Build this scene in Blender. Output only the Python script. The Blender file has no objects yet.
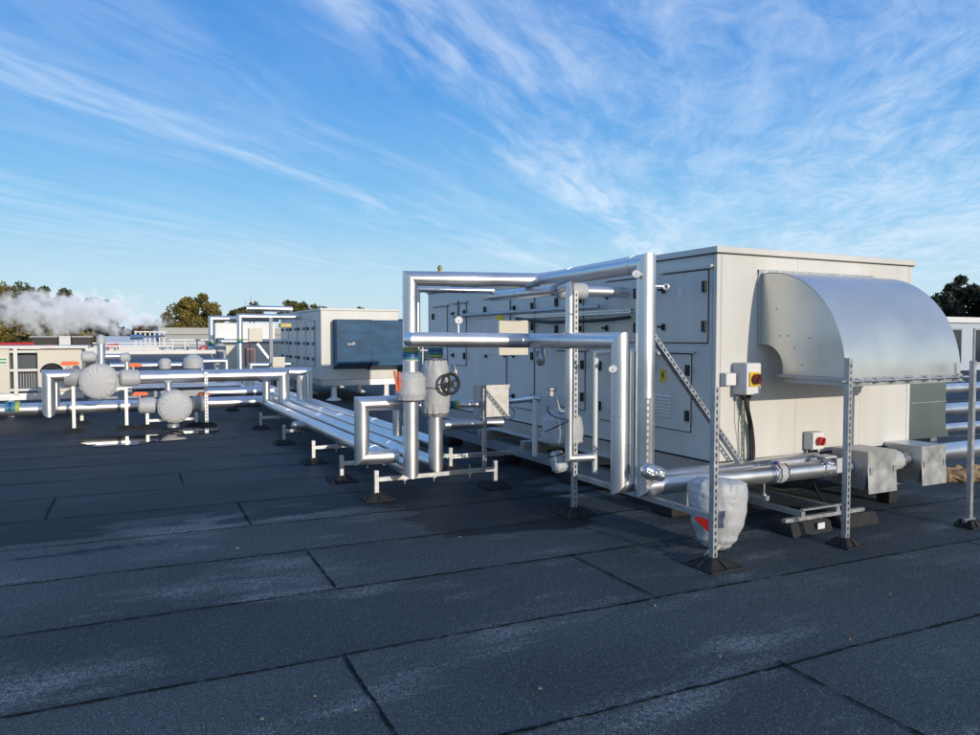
import bpy, math, random
from mathutils import Vector, Matrix, noise
R = math.radians
rnd = random.Random(7)
scene = bpy.context.scene
COL = scene.collection
V = Vector
SUN_EL, SUN_AZ = 11., 9.5          # elevation; degrees from -Y towards +X

# ------------------------------------------------------------------ materials
MATS = {}
def nt_new(name):
    m = bpy.data.materials.new(name); m.use_nodes = True
    nt = m.node_tree
    return m, nt, nt.nodes['Principled BSDF']

def mat(name, col, rough=.5, metal=0., var=.08, vscale=6., bump=0., bscale=40., stretch=(1, 1, 1), rvar=0., spec=None, detail=4., dist=0., bdist=.02):
    m, nt, b = nt_new(name)
    N, L = nt.nodes.new, nt.links.new
    tc = N('ShaderNodeTexCoord'); mp = N('ShaderNodeMapping'); mp.inputs['Scale'].default_value = stretch
    L(tc.outputs['Object'], mp.inputs['Vector'])
    nz = N('ShaderNodeTexNoise'); nz.inputs['Scale'].default_value = vscale; nz.inputs['Detail'].default_value = detail
    L(mp.outputs[0], nz.inputs['Vector'])
    mr = N('ShaderNodeMapRange'); mr.inputs['From Min'].default_value = .3; mr.inputs['From Max'].default_value = .7
    mr.inputs['To Min'].default_value = 1 - var; mr.inputs['To Max'].default_value = 1 + var
    L(nz.outputs['Fac'], mr.inputs['Value'])
    mx = N('ShaderNodeVectorMath'); mx.operation = 'SCALE'; mx.inputs[0].default_value = col
    L(mr.outputs[0], mx.inputs['Scale']); L(mx.outputs[0], b.inputs['Base Color'])
    b.inputs['Roughness'].default_value = rough; b.inputs['Metallic'].default_value = metal
    if rvar:
        r2 = N('ShaderNodeMapRange'); r2.inputs['From Min'].default_value = .3; r2.inputs['From Max'].default_value = .7
        r2.inputs['To Min'].default_value = rough - rvar; r2.inputs['To Max'].default_value = rough + rvar
        L(nz.outputs['Fac'], r2.inputs['Value']); L(r2.outputs[0], b.inputs['Roughness'])
    if spec is not None: b.inputs['Specular IOR Level'].default_value = spec
    if bump:
        n2 = N('ShaderNodeTexNoise'); n2.inputs['Scale'].default_value = bscale; n2.inputs['Detail'].default_value = 3; n2.inputs['Distortion'].default_value = dist
        L(mp.outputs[0], n2.inputs['Vector'])
        bp = N('ShaderNodeBump'); bp.inputs['Strength'].default_value = bump; bp.inputs['Distance'].default_value = bdist
        L(n2.outputs['Fac'], bp.inputs['Height']); L(bp.outputs[0], b.inputs['Normal'])
    MATS[name] = m
    return m

mat('alu', (.72, .725, .735), .36, .93, .09, 2.2, .02, 3., rvar=.07, detail=7.)
mat('latch_grey', (.20, .21, .22), .5)
mat('alu_dull', (.46, .465, .46), .50, .75, .16, 9., .08, 14., rvar=.08)
mat('galv', (.47, .485, .50), .46, .8, .12, 22., .05, 30., rvar=.08)
mat('galv_paint', (.54, .56, .585), .38, .85, .08, 12., .04, 20.)
mat('hood_metal', (.70, .69, .65), .35, .86, .05, 3.5, .012, 2.5, rvar=.03, detail=5.)
mat('panel', (.64, .63, .595), .42, 0., .05, 5., .03, 1.4, stretch=(1, 1, .14), detail=6.)
mat('panel_far', (.60, .575, .52), .5, 0., .05, 1.2)
mat('panel_white', (.72, .71, .68), .5, 0., .05, 1.5)
mat('roofcap', (.62, .61, .58), .4, 0., .05, 3.)
mat('gap', (.03, .03, .033), .8)
mat('dark', (.012, .012, .013), .55, 0., .2, 30.)
mat('rubber', (.016, .016, .017), .75, 0., .35, 14., .25, 60.)
mat('cloth', (.455, .465, .48), .5, 0., .03, 2., .30, 5., rvar=.06, dist=1.6, stretch=(1, 1, .6))
mat('cloth_dark', (.33, .34, .35), .55, 0., .04, 2., .4, 5., dist=1.6)
mat('foil', (.66, .67, .69), .36, 1., .1, 20., .9, 26.)
mat('cord', (.55, .53, .48), .8)
mat('cord_dark', (.06, .06, .065), .8)
mat('orange', (.78, .13, .025), .5)
mat('red', (.55, .02, .015), .4)
mat('darkred', (.16, .012, .012), .35)
mat('yellow', (.80, .53, .02), .45)
mat('tape_green', (.36, .42, .07), .45)
mat('tape_teal', (.03, .20, .25), .4)
mat('tape_blue', (.012, .06, .25), .4)
mat('green', (.03, .30, .12), .5)
mat('blue', (.07, .16, .32), .6)
mat('white_plastic', (.74, .74, .72), .4, 0., .03)
mat('grey_plastic', (.52, .53, .54), .45, 0., .03)
mat('glass_dark', (.02, .03, .045), .08)
mat('brass', (.55, .40, .16), .35, 1.)
mat('hood_blue_reflection', (.022, .085, .17), .4, 0., .3, 2.0, .03, 3., stretch=(1, 1, 3), spec=.12)  # dark blue reflection on the metal hood, painted as its base colour
mat('greygreen', (.21, .25, .235), .32, .55, .1, 2., .05, 3.)
mat('cream', (.66, .62, .52), .5, 0., .05, 2.)
mat('far_grey', (.36, .38, .40), .6, 0., .08, 1.)
mat('far_white', (.72, .72, .72), .55, 0., .05, 1.)
mat('dark_panel', (.035, .055, .085), .35, 0., .2, 1.5)
mat('cardboard', (.26, .185, .11), .8, 0., .5, 9., .5, 9.)
mat('bark', (.09, .07, .05), .9, 0., .2, 6.)
mat('debris', (.19, .175, .15), .8, 0., .3, 40.)
mat('leaf_dry', (.32, .17, .10), .8, 0., .3, 40.)

def leaf_mat(name, c1, c2, c3):
    m, nt, b = nt_new(name); N, L = nt.nodes.new, nt.links.new
    g = N('ShaderNodeNewGeometry'); tc = N('ShaderNodeTexCoord')
    nz = N('ShaderNodeTexNoise'); nz.inputs['Scale'].default_value = .45; nz.inputs['Detail'].default_value = 3
    L(tc.outputs['Object'], nz.inputs['Vector'])
    ad = N('ShaderNodeMath'); ad.operation = 'MULTIPLY_ADD'; ad.inputs[1].default_value = .45; 
    L(g.outputs['Random Per Island'], ad.inputs[0]); L(nz.outputs['Fac'], ad.inputs[2])
    cr = N('ShaderNodeValToRGB'); e = cr.color_ramp.elements
    e[0].position = .45; e[0].color = (*c1, 1); e[1].position = 1.0; e[1].color = (*c3, 1)
    k = e.new(.72); k.color = (*c2, 1)
    L(ad.outputs[0], cr.inputs['Fac']); L(cr.outputs[0], b.inputs['Base Color'])
    b.inputs['Roughness'].default_value = .6
    MATS[name] = m
leaf_mat('leaf_green', (.022, .034, .009), (.06, .07, .016), (.14, .125, .03))
leaf_mat('leaf_olive', (.045, .048, .012), (.13, .115, .022), (.26, .19, .04))
leaf_mat('leaf_orange', (.08, .045, .012), (.22, .12, .03), (.32, .18, .05))
leaf_mat('leaf_dark', (.012, .018, .008), (.024, .030, .011), (.045, .045, .016))

# ------------------------------------------------------------------ mesh builder (always world coordinates)
ORG = {}
class MB:
    def __init__(s): s.v = []; s.f = []; s.sm = []
    def add(s, vs, fs, smooth=False):
        o = len(s.v); s.v += [V(p) for p in vs]
        for f in fs: s.f.append([i + o for i in f]); s.sm.append(smooth)
        return s
    def box(s, x0, x1, y0, y1, z0, z1):
        vs = [(x, y, z) for z in (z0, z1) for y in (y0, y1) for x in (x0, x1)]
        return s.add(vs, [(0, 2, 3, 1), (4, 5, 7, 6), (0, 1, 5, 4), (1, 3, 7, 5), (3, 2, 6, 7), (2, 0, 4, 6)])
    def bar(s, p0, p1, w, h, up=(0, 0, 1)):           # box between two points; w sideways, h along up
        p0, p1 = V(p0), V(p1); d = (p1 - p0).normalized(); up = V(up)
        a = d.cross(up).normalized(); b = a.cross(d).normalized()
        vs = [q + a * i * w / 2 + b * j * h / 2 for q in (p0, p1) for j in (-1, 1) for i in (-1, 1)]
        return s.add(vs, [(0, 1, 3, 2), (4, 6, 7, 5), (0, 4, 5, 1), (1, 5, 7, 3), (3, 7, 6, 2), (2, 6, 4, 0)])
    def tube(s, path, r, n=24, caps=True):            # mitred joints, each length its own skin
        P = [V(p) for p in path]
        D = [(P[i + 1] - P[i]).normalized() for i in range(len(P) - 1)]
        for i, d in enumerate(D):
            a = d.orthogonal().normalized() if abs(d.z) > .9 else d.cross(V((0, 0, 1))).normalized()
            b = d.cross(a).normalized()
            m0 = d if i == 0 else (D[i - 1] + d).normalized()
            m1 = d if i == len(D) - 1 else (D[i + 1] + d).normalized()
            rings = []
            for c, m in ((P[i], m0), (P[i + 1], m1)):
                ring = []
                for k in range(n):
                    t = 2 * math.pi * k / n
                    q = (a * math.cos(t) + b * math.sin(t)) * r
                    ring.append(c + q - d * (q.dot(m) / d.dot(m)))
                rings += ring
            s.add(rings, [(k, (k + 1) % n, n + (k + 1) % n, n + k) for k in range(n)], True)
            if caps and i == 0: s.add(rings[:n], [tuple(range(n))[::-1]])
            if caps and i == len(D) - 1: s.add(rings[n:], [tuple(range(n))])
        return s
    def lathe(s, p0, p1, prof, n=24, fn=None, smooth=True, caps=True, fa=None):   # prof: (t along axis 0..1, radius)
        p0, p1 = V(p0), V(p1); d = (p1 - p0); l = d.length; d.normalize()
        a = d.orthogonal().normalized() if abs(d.z) > .9 else d.cross(V((0, 0, 1))).normalized()
        b = d.cross(a).normalized(); vs = []
        for j, (t, r) in enumerate(prof):
            for k in range(n):
                th = 2 * math.pi * k / n
                rr = r * (fn(t, th) if fn else 1.)
                vs.append(p0 + d * (l * t + (fa(t, th) if fa else 0.)) + (a * math.cos(th) + b * math.sin(th)) * rr)
        fs = [(j * n + k, j * n + (k + 1) % n, (j + 1) * n + (k + 1) % n, (j + 1) * n + k) for j in range(len(prof) - 1) for k in range(n)]
        s.add(vs, fs, smooth)
        if caps:
            s.add(vs[:n], [tuple(range(n))[::-1]], False); s.add(vs[-n:], [tuple(range(n))], False)
        return s
    def ring(s, c, axis, r, rt, n=28, m=8):           # torus
        c = V(c); ax = V(axis).normalized(); a = ax.orthogonal().normalized(); b = ax.cross(a)
        vs = []
        for i in range(n):
            t = 2 * math.pi * i / n; e = a * math.cos(t) + b * math.sin(t)
            for j in range(m):
                p = 2 * math.pi * j / m
                vs.append(c + e * (r + rt * math.cos(p)) + ax * rt * math.sin(p))
        return s.add(vs, [(i * m + j, ((i + 1) % n) * m + j, ((i + 1) % n) * m + (j + 1) % m, i * m + (j + 1) % m) for i in range(n) for j in range(m)], True)
    def poly(s, pts, thick):                          # extruded polygon, thick = vector
        n = len(pts); P = [V(p) for p in pts]; t = V(thick)
        s.add(P + [p + t for p in P], [tuple(range(n))[::-1], tuple(range(n, 2 * n))])
        return s.add(P + [p + t for p in P], [(i, (i + 1) % n, n + (i + 1) % n, n + i) for i in range(n)])
    def sheet(s, pa, pb, thick=None):                 # ruled strip between two point lists
        n = len(pa)
        return s.add(list(pa) + list(pb), [(i, i + 1, n + i + 1, n + i) for i in range(n - 1)], True)
    def slotted(s, p0, p1, face, w=.041, d=.041, pitch=.050, sl=.028, sw=.014):   # strut channel, slots on the side `face`
        p0, p1 = V(p0), V(p1); ax = (p1 - p0); l = ax.length; ax.normalize()
        f = V(face); f = (f - ax * f.dot(ax)).normalized(); a = ax.cross(f).normalized(); th = .003
        def pt(u, o, t): return p0 + a * u + f * o + ax * t
        h = w / 2
        def slab(u0, u1, o0, o1, t0, t1):
            vs = [pt(u, o, t) for t in (t0, t1) for o in (o0, o1) for u in (u0, u1)]
            s.add(vs, [(0, 2, 3, 1), (4, 5, 7, 6), (0, 1, 5, 4), (1, 3, 7, 5), (3, 2, 6, 7), (2, 0, 4, 6)])
        slab(-h, -h + th, -d / 2, d / 2 - th, 0, l); slab(h - th, h, -d / 2, d / 2 - th, 0, l)
        slab(-h, -h + .011, -d / 2 - th, -d / 2, 0, l); slab(h - .011, h, -d / 2 - th, -d / 2, 0, l)
        o0, o1 = d / 2 - th, d / 2
        slab(-h, -sw / 2, o0, o1, 0, l); slab(sw / 2, h, o0, o1, 0, l)
        n = max(1, int(l / pitch)); t = 0.
        for i in range(n):
            slab(-sw / 2, sw / 2, o0, o1, t, t + pitch - sl); t += pitch
        if l - t > .002: slab(-sw / 2, sw / 2, o0, o1, t, l)
        # no lining: the slots are open holes into the channel
        return s
    def build(s, name, m, parent=None, label=None, cat=None, group=None, kind=None, bev=0., org=None):
        me = bpy.data.meshes.new(name)
        if parent is not None: o0 = ORG[parent]
        elif org is not None: o0 = V(org)
        else:
            xs = [p.x for p in s.v]; ys = [p.y for p in s.v]
            o0 = V(((min(xs) + max(xs)) / 2, (min(ys) + max(ys)) / 2, min(p.z for p in s.v)))
        me.from_pydata([tuple(p - o0) for p in s.v], [], s.f)
        me.polygons.foreach_set('use_smooth', s.sm)
        me.materials.append(MATS[m] if isinstance(m, str) else m)
        me.update()
        o = bpy.data.objects.new(name, me); COL.objects.link(o)
        ORG[o] = o0
        if parent is not None: o.parent = parent
        else: o.location = o0
        tag(o, label, cat, group, kind)
        if bev:
            b = o.modifiers.new('bevel', 'BEVEL'); b.width = bev; b.segments = 2; b.limit_method = 'ANGLE'; b.angle_limit = R(50)
        return o
def tag(o, label=None, cat=None, group=None, kind=None):
    if label: o['label'] = label
    if cat: o['category'] = cat
    if group: o['group'] = group
    if kind: o['kind'] = kind
    return o
def thing(name, label, cat, loc, group=None):
    o = bpy.data.objects.new(name, None); COL.objects.link(o); o.location = loc; ORG[o] = V(loc)
    o.empty_display_size = .1
    return tag(o, label, cat, group)
def copy_tree(o, parent=None):
    c = o.copy(); COL.objects.link(c); ORG[c] = ORG[o]
    if parent is not None: c.parent = parent
    for ch in list(o.children): copy_tree(ch, c)
    return c
def nz(p, s=1., sd=0.): return noise.noise(V(p) * s + V((sd * 7.3, sd * 3.1, sd * 5.7)))

# ------------------------------------------------------------------ camera, sun, sky
cam = bpy.data.cameras.new('camera'); co = bpy.data.objects.new('camera', cam); COL.objects.link(co)
cam.sensor_width = 36; cam.lens = 736 / 980 * 36; cam.clip_start = .05; cam.clip_end = 3000
co.location = (0, 0, 1.6); co.rotation_euler = (R(90 - 2.295), 0, R(-26.671))
scene.camera = co
sl = bpy.data.lights.new('sun', 'SUN'); so = bpy.data.objects.new('sun', sl); COL.objects.link(so)
sl.energy = 2.95; sl.angle = R(.55); sl.color = (1., .885, .725)
sd = V((math.sin(R(SUN_AZ)) * math.cos(R(SUN_EL)), -math.cos(R(SUN_AZ)) * math.cos(R(SUN_EL)), math.sin(R(SUN_EL))))
so.rotation_euler = sd.to_track_quat('Z', 'Y').to_euler(); so.location = (3, -12, 10)

w = bpy.data.worlds.new('World'); scene.world = w; w.use_nodes = True
nt = w.node_tree; N, L = nt.nodes.new, nt.links.new
bg = nt.nodes['Background']; bg.inputs['Strength'].default_value = .113
sky = N('ShaderNodeTexSky'); sky.sky_type = 'NISHITA'; sky.sun_disc = False
sky.sun_elevation = R(SUN_EL); sky.sun_rotation = math.atan2(sd.x, sd.y)
sky.altitude = 50; sky.air_density = 1.0; sky.dust_density = .6; sky.ozone_density = 1.6
tc = N('ShaderNodeTexCoord')
sep = N('ShaderNodeSeparateXYZ'); L(tc.outputs['Generated'], sep.inputs[0])
def mth(op, a, b=None, c=None, clamp=False):
    n = N('ShaderNodeMath'); n.operation = op; n.use_clamp = clamp
    for i, x in enumerate((a, b, c)):
        if x is None: continue
        if isinstance(x, (int, float)): n.inputs[i].default_value = x
        else: L(x, n.inputs[i])
    return n.outputs[0]
def mrange(x, a, b, c=0., d=1., smooth=True):
    n = N('ShaderNodeMapRange'); n.interpolation_type = 'SMOOTHSTEP' if smooth else 'LINEAR'
    for nm, v in (('From Min', a), ('From Max', b), ('To Min', c), ('To Max', d)): n.inputs[nm].default_value = v
    L(x, n.inputs['Value']); return n.outputs[0]
def comb(x, y, z):
    n = N('ShaderNodeCombineXYZ')
    for i, q in enumerate((x, y, z)):
        if isinstance(q, (int, float)): n.inputs[i].default_value = q
        else: L(q, n.inputs[i])
    return n.outputs[0]
def wnoise(vec, scale, detail, rough=.55, dist=0.):
    n = N('ShaderNodeTexNoise'); n.inputs['Scale'].default_value = scale; n.inputs['Detail'].default_value = detail
    n.inputs['Roughness'].default_value = rough; n.inputs['Distortion'].default_value = dist
    L(vec, n.inputs['Vector']); return n.outputs['Fac']
X, Y, Z = sep.outputs
zc = mth('MAXIMUM', Z, .035)
qx, qy = mth('DIVIDE', X, zc), mth('DIVIDE', Y, zc)
S = mth('MULTIPLY', mth('ADD', qx, qy), .7071)           # along the cirrus streaks
T = mth('MULTIPLY', mth('SUBTRACT', qy, qx), .7071)      # across them
warp = mth('MULTIPLY_ADD', wnoise(comb(S, T, 0), .5, 3), .5, -.25)
T2 = mth('ADD', T, warp)
fine = wnoise(comb(mth('MULTIPLY', S, .55), mth('MULTIPLY', T2, 2.7), 1.3), 1.5, 8, .62, .45)
ripple = wnoise(comb(mth('MULTIPLY', S, 1.5), mth('MULTIPLY', T2, 3.0), 4.), 1.9, 8, .68, .8)
big = wnoise(comb(S, mth('MULTIPLY', T, 1.5), 9.), .42, 3)
ramp = N('ShaderNodeValToRGB'); ramp.color_ramp.interpolation = 'EASE'
els = ramp.color_ramp.elements
pr = [(-3., .75), (-1.2, .72), (-.55, .74), (-.15, .52), (.25, .60), (.62, .68), (.95, 1.), (1.12, .8), (1.3, .2), (1.55, .07), (1.85, .36), (2.15, .22), (2.5, .66), (2.85, .20), (3.6, .10), (4.9, .36), (6., .22)]
lo, hi = -3., 6.
els[0].position = 0; els[1].position = 1
for i, (t, v) in enumerate(pr):
    e = els[0] if i == 0 else els[len(els) - 1] if i == len(pr) - 1 else els.new((t - lo) / (hi - lo))
    e.color = (v, v, v, 1)
L(mrange(T2, lo, hi, 0, 1, False), ramp.inputs['Fac'])
prof = ramp.outputs[0]
rside = mrange(T2, 1.2, .2)
tex = mth('ADD', mth('MULTIPLY', fine, mth('MULTIPLY_ADD', rside, -.45, 1.)), mth('MULTIPLY', ripple, mth('MULTIPLY', rside, .50)))
amt = mth('MULTIPLY', mrange(mth('ADD', tex, mth('MULTIPLY_ADD', big, .5, -.25)), .31, .80), prof, clamp=True)
amt = mth('MULTIPLY', amt, mrange(Z, .02, .10))
amt = mth('MULTIPLY', amt, .78)
# sky colour: Nishita pulled towards the clear autumn blue of the place
grad = N('ShaderNodeValToRGB'); ge = grad.color_ramp.elements
ge[0].position = 0.; ge[0].color = (.62, .77, .86, 1); ge[1].position = 1.; ge[1].color = (.03, .17, .55, 1)
for p, c in ((.07, (.50, .73, .87)), (.16, (.26, .57, .88)), (.27, (.13, .40, .82)), (.36, (.08, .31, .76)), (.5, (.045, .24, .68))):
    k = ge.new(p); k.color = (*c, 1)
L(Z, grad.inputs['Fac'])
gs = N('ShaderNodeVectorMath'); gs.operation = 'SCALE'; gs.inputs['Scale'].default_value = 9.1; L(grad.outputs[0], gs.inputs[0])
mixs = N('ShaderNodeMix'); mixs.data_type = 'RGBA'
# towards the sun the Nishita glow stays, away from it the clear gradient takes over
away = mrange(mth('ADD', mth('MULTIPLY', X, sd.x), mth('MULTIPLY', Y, sd.y)), -.2, .8, .95, .62)
L(away, mixs.inputs['Factor']); L(sky.outputs[0], mixs.inputs['A']); L(gs.outputs[0], mixs.inputs['B'])
mixc = N('ShaderNodeMix'); mixc.data_type = 'RGBA'
mixc.inputs['B'].default_value = (7.6, 8.5, 9.6, 1)
L(amt, mixc.inputs['Factor']); L(mixs.outputs['Result'], mixc.inputs['A'])
L(mixc.outputs['Result'], bg.inputs['Color'])

scene.view_settings.view_transform = 'Standard'; scene.view_settings.look = 'None'
scene.view_settings.exposure = 0.; scene.view_settings.gamma = 1.
scene.render.engine = 'CYCLES'
scene.cycles.max_bounces = 6; scene.cycles.volume_bounces = 8; scene.cycles.volume_step_rate = 1.
scene.cycles.use_denoising = True

# ------------------------------------------------------------------ roof
def roof_material():
    m, nt, b = nt_new('roof_felt'); N, L = nt.nodes.new, nt.links.new
    def M(op, a, bb=None, c=None, clamp=False):
        n = N('ShaderNodeMath'); n.operation = op; n.use_clamp = clamp
        for i, x in enumerate((a, bb, c)):
            if x is None: continue
            if isinstance(x, (int, float)): n.inputs[i].default_value = x
            else: L(x, n.inputs[i])
        return n.outputs[0]
    def MR(x, a, bb, c=0., d=1.):
        n = N('ShaderNodeMapRange'); n.interpolation_type = 'SMOOTHSTEP'
        for nm, v in (('From Min', a), ('From Max', bb), ('To Min', c), ('To Max', d)): n.inputs[nm].default_value = v
        L(x, n.inputs['Value']); return n.outputs[0]
    geo = N('ShaderNodeNewGeometry'); sp = N('ShaderNodeSeparateXYZ'); L(geo.outputs['Position'], sp.inputs[0])
    x, y = sp.outputs[0], sp.outputs[1]
    def NO(sx, sy, scale, detail, rough=.55, z=0., dist=0.):
        c = N('ShaderNodeCombineXYZ'); L(M('MULTIPLY', x, sx), c.inputs[0]); L(M('MULTIPLY', y, sy), c.inputs[1]); c.inputs[2].default_value = z
        n = N('ShaderNodeTexNoise'); n.inputs['Scale'].default_value = scale; n.inputs['Detail'].default_value = detail
        n.inputs['Roughness'].default_value = rough; n.inputs['Distortion'].default_value = dist
        L(c.outputs[0], n.inputs['Vector']); return n.outputs['Fac']
    grain = NO(1, 1, 105, 4, .85)
    grain2 = NO(1, 1, 34, 4, .8, 3.)
    scuff = NO(.62, 1.9, 1.0, 6, .62, 2.)
    blot = NO(1, 1, .55, 4, .55, 5.)
    row = M('FLOOR', M('ADD', M('MULTIPLY_ADD', x, .03, y), .36))
    wn = N('ShaderNodeTexWhiteNoise'); wn.noise_dimensions = '1D'; L(row, wn.inputs['W'])
    rowv = M('MULTIPLY_ADD', wn.outputs['Value'], .30, .85)
    # damp part of the roof further back on the left
    edge = M('ADD', M('MULTIPLY_ADD', NO(.55, 1.5, .9, 5, .6, 7.), 5.2, -2.6), y)
    edge = M('SUBTRACT', edge, M('MULTIPLY', M('MAXIMUM', M('SUBTRACT', x, 3.6), 0.), .9))
    edge = M('ADD', edge, M('MULTIPLY', MR(M('ABSOLUTE', M('SUBTRACT', x, 3.1)), .2, 1.3, 1., 0.), 1.25))
    wet = MR(edge, 6.60, 6.78)
    brink = M('MULTIPLY', wet, MR(edge, 9.2, 6.8))
    wet = M('MULTIPLY', wet, MR(x, 9., 5.5)); brink = M('MULTIPLY', brink, MR(x, 9., 5.5))
    sc = M('MULTIPLY', MR(scuff, .50, .70), MR(grain2, .34, .62))
    base = M('MULTIPLY', M('MULTIPLY_ADD', MR(grain, .34, .68), .120, .014), rowv)
    base = M('MULTIPLY', base, M('MULTIPLY_ADD', blot, 1.1, .48))
    base = M('MULTIPLY', base, M('MULTIPLY_ADD', MR(grain2, .3, .7), .5, .75))
    pale = M('MULTIPLY', M('MULTIPLY', sc, MR(grain, .38, .60)), .26)
    sparkle = MR(grain, .66, .74)
    vo = N('ShaderNodeTexVoronoi'); vo.inputs['Scale'].default_value = 75.; L(geo.outputs['Position'], vo.inputs['Vector'])
    vs_ = N('ShaderNodeSeparateColor'); L(vo.outputs['Color'], vs_.inputs[0])
    speck = M('MULTIPLY', MR(vo.outputs['Distance'], .30, .16), M('GREATER_THAN', vs_.outputs[0], .78))
    pale = M('ADD', M('ADD', pale, M('MULTIPLY', sparkle, .14)), M('MULTIPLY', speck, .20))
    base = M('MULTIPLY', base, M('MULTIPLY_ADD', wet, -.64, M('MULTIPLY_ADD', brink, -.22, 1.))); pale = M('MULTIPLY', pale, M('MULTIPLY_ADD', wet, -.8, 1.))
    cc = N('ShaderNodeCombineColor')
    L(M('MULTIPLY_ADD', base, .78, M('MULTIPLY', pale, .95)), cc.inputs[0]); L(M('MULTIPLY_ADD', base, .96, pale), cc.inputs[1]); L(M('MULTIPLY_ADD', base, 1.05, M('MULTIPLY', pale, 1.04)), cc.inputs[2])
    L(cc.outputs[0], b.inputs['Base Color'])
    L(M('MULTIPLY_ADD', wet, .10, .2), b.inputs['Specular IOR Level'])
    L(M('MULTIPLY_ADD', wet, -.12, M('MULTIPLY_ADD', blot, .1, .72)), b.inputs['Roughness'])
    b.inputs['Specular IOR Level'].default_value = .2
    b.inputs['Specular Tint'].default_value = (.32, .64, 1., 1)  # blue sheen of the upper sky, tinted into the reflection
    bp = N('ShaderNodeBump'); bp.inputs['Distance'].default_value = .004
    L(M('MULTIPLY_ADD', wet, -.55, .75), bp.inputs['Strength'])
    L(M('ADD', grain, M('MULTIPLY', grain2, .8)), bp.inputs['Height']); L(bp.outputs[0], b.inputs['Normal'])
    MATS['roof_felt'] = m
roof_material()
g = MB(); g.box(-45, 70, -25, 46, -6.5, 0); g.build('roof', 'roof_felt', kind='structure', org=(0, 0, 0))

MATS['seam'] = mat('seam', (.0055, .006, .007), .8, 0., .5, 30., .3, 50., spec=.12)
sm = MB()
def seam(pts, w0, seed, z=.004):
    """a lap edge of the felt: thin, wavering strip"""
    P = [V((p[0], p[1], 0)) for p in pts]; line = []
    for a, b in zip(P, P[1:]):
        n = max(2, int((b - a).length / .02))
        line += [a.lerp(b, i / n) for i in range(n)]
    line.append(P[-1]); vs = []
    d = (P[-1] - P[0]).normalized(); nrm = V((-d.y, d.x, 0))
    for i, p in enumerate(line):
        off = nz(p, 1.3, seed) * .02 + nz(p, 9, seed) * .006
        ww = w0 * max(.15, 1 + .7 * nz(p, 3, seed + 3) + 1.1 * nz(p, 24, seed + 5))
        vs += [p + nrm * (off - ww / 2) + V((0, 0, z)), p + nrm * (off + ww / 2) + V((0, 0, z))]
    sm.add(vs, [(2 * i, 2 * i + 1, 2 * i + 3, 2 * i + 2) for i in range(len(line) - 1)])
for i, yy in enumerate([.62, 1.62, 2.64, 3.65, 4.64, 5.60, 6.52, 7.5, 8.5, 9.45, 10.45, 11.45, 12.4, 13.4, 15.4, 17.4]):
    seam([(-9, yy + .24), (14, yy - .45)], .0125 if yy < 9 else .018, i)
for i, (xx, y0, y1) in enumerate([(1.22, 5.55, 4.58), (.975, 3.6, 2.58), (2.93, 4.53, 3.57), (2.87, 2.56, 1.55), (1.0, 7.46, 6.5), (-1.9, 4.64, 3.66), (5.9, 3.45, 2.47), (4.9, 2.5, 1.5), (-.6, 8.5, 7.5), (.6, 9.4, 8.45), (-1.2, 6.55, 5.6)]):
    seam([(xx, y0), (xx - .02, y1)], .013, 40 + i, .0085)
sm.build('roof_seams', 'seam', kind='structure', org=(0, 0, 0))

gm, gnt, gb = nt_new('land'); gb.inputs['Base Color'].default_value = (.05, .06, .03, 1); gb.inputs['Roughness'].default_value = .9; MATS['land'] = gm
g = MB(); g.box(-900, 900, -300, 1500, -7.6, -6.6); g.build('ground', 'land', kind='structure', org=(0, 0, -6.6))

wm, wnt, wb = nt_new('water'); wb.inputs['Base Color'].default_value = (.012, .014, .017, 1); wb.inputs['Roughness'].default_value = .03; MATS['water'] = wm
wb.inputs['Specular IOR Level'].default_value = 1.0; wb.inputs['Coat Weight'].default_value = .6
def puddle(cx, cy, rx, ry, seed, label):
    m = MB(); n = 60; vs = [(cx, cy, .009)]
    for i in range(n):
        t = 2 * math.pi * i / n; e = V((math.cos(t), math.sin(t), 0))
        k = 1 + .45 * nz(e, 1.6, seed) + .2 * nz(e, 5, seed)
        vs.append((cx + e.x * rx * k, cy + e.y * ry * k, .009))
    m.add(vs, [(0, i + 1, (i + 1) % n + 1) for i in range(n)])
    m.build('puddle', 'water', label=label, cat='puddle', group='puddles on the roof')
puddle(.12, 12.75, .72, .55, 1, 'long bright rainwater puddle in front of the left pump legs')
puddle(1.15, 13.5, .45, .40, 2, 'small rainwater puddle below the right round grey jacket')

# small debris on the felt, each bit its own
spots = [(315, 697), (262, 720), (355, 712), (720, 657), (176, 546), (237, 549), (700, 573), (890, 595), (600, 510), (655, 607), (850, 640), (640, 512), (540, 690), (460, 538)]
import itertools
def px_ground(u, v):                                  # only used to read off where the bits lie on the felt
    p, a, f = R(2.295), R(26.671), 736.
    F0 = V((math.sin(a), math.cos(a), 0)); Rr = V((math.cos(a), -math.sin(a), 0)); Zz = V((0, 0, 1))
    d = F0 * math.cos(p) - Zz * math.sin(p) + Rr * ((u - 490) / f) - (Zz * math.cos(p) + F0 * math.sin(p)) * ((v - 367.5) / f)
    return V((0, 0, 1.6)) + d * (-1.6 / d.z)
for i, (u, v) in enumerate(spots):
    p = px_ground(u, v); m = MB(); n = 7; rr = .006 + .008 * rnd.random()
    top = [(p.x + math.cos(6.283 * k / n) * rr * (.6 + .6 * rnd.random()), p.y + math.sin(6.283 * k / n) * rr * (.5 + .5 * rnd.random()), .006 + .008 * rnd.random()) for k in range(n)]
    m.poly(top, (0, 0, -.005))
    m.build('leaf_scrap', 'leaf_dry' if i in (0, 8, 10) else 'debris', label='tiny scrap of leaf litter lying on the dark roof felt', cat='leaf scrap', group='scraps of leaf litter on the felt')

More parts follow.
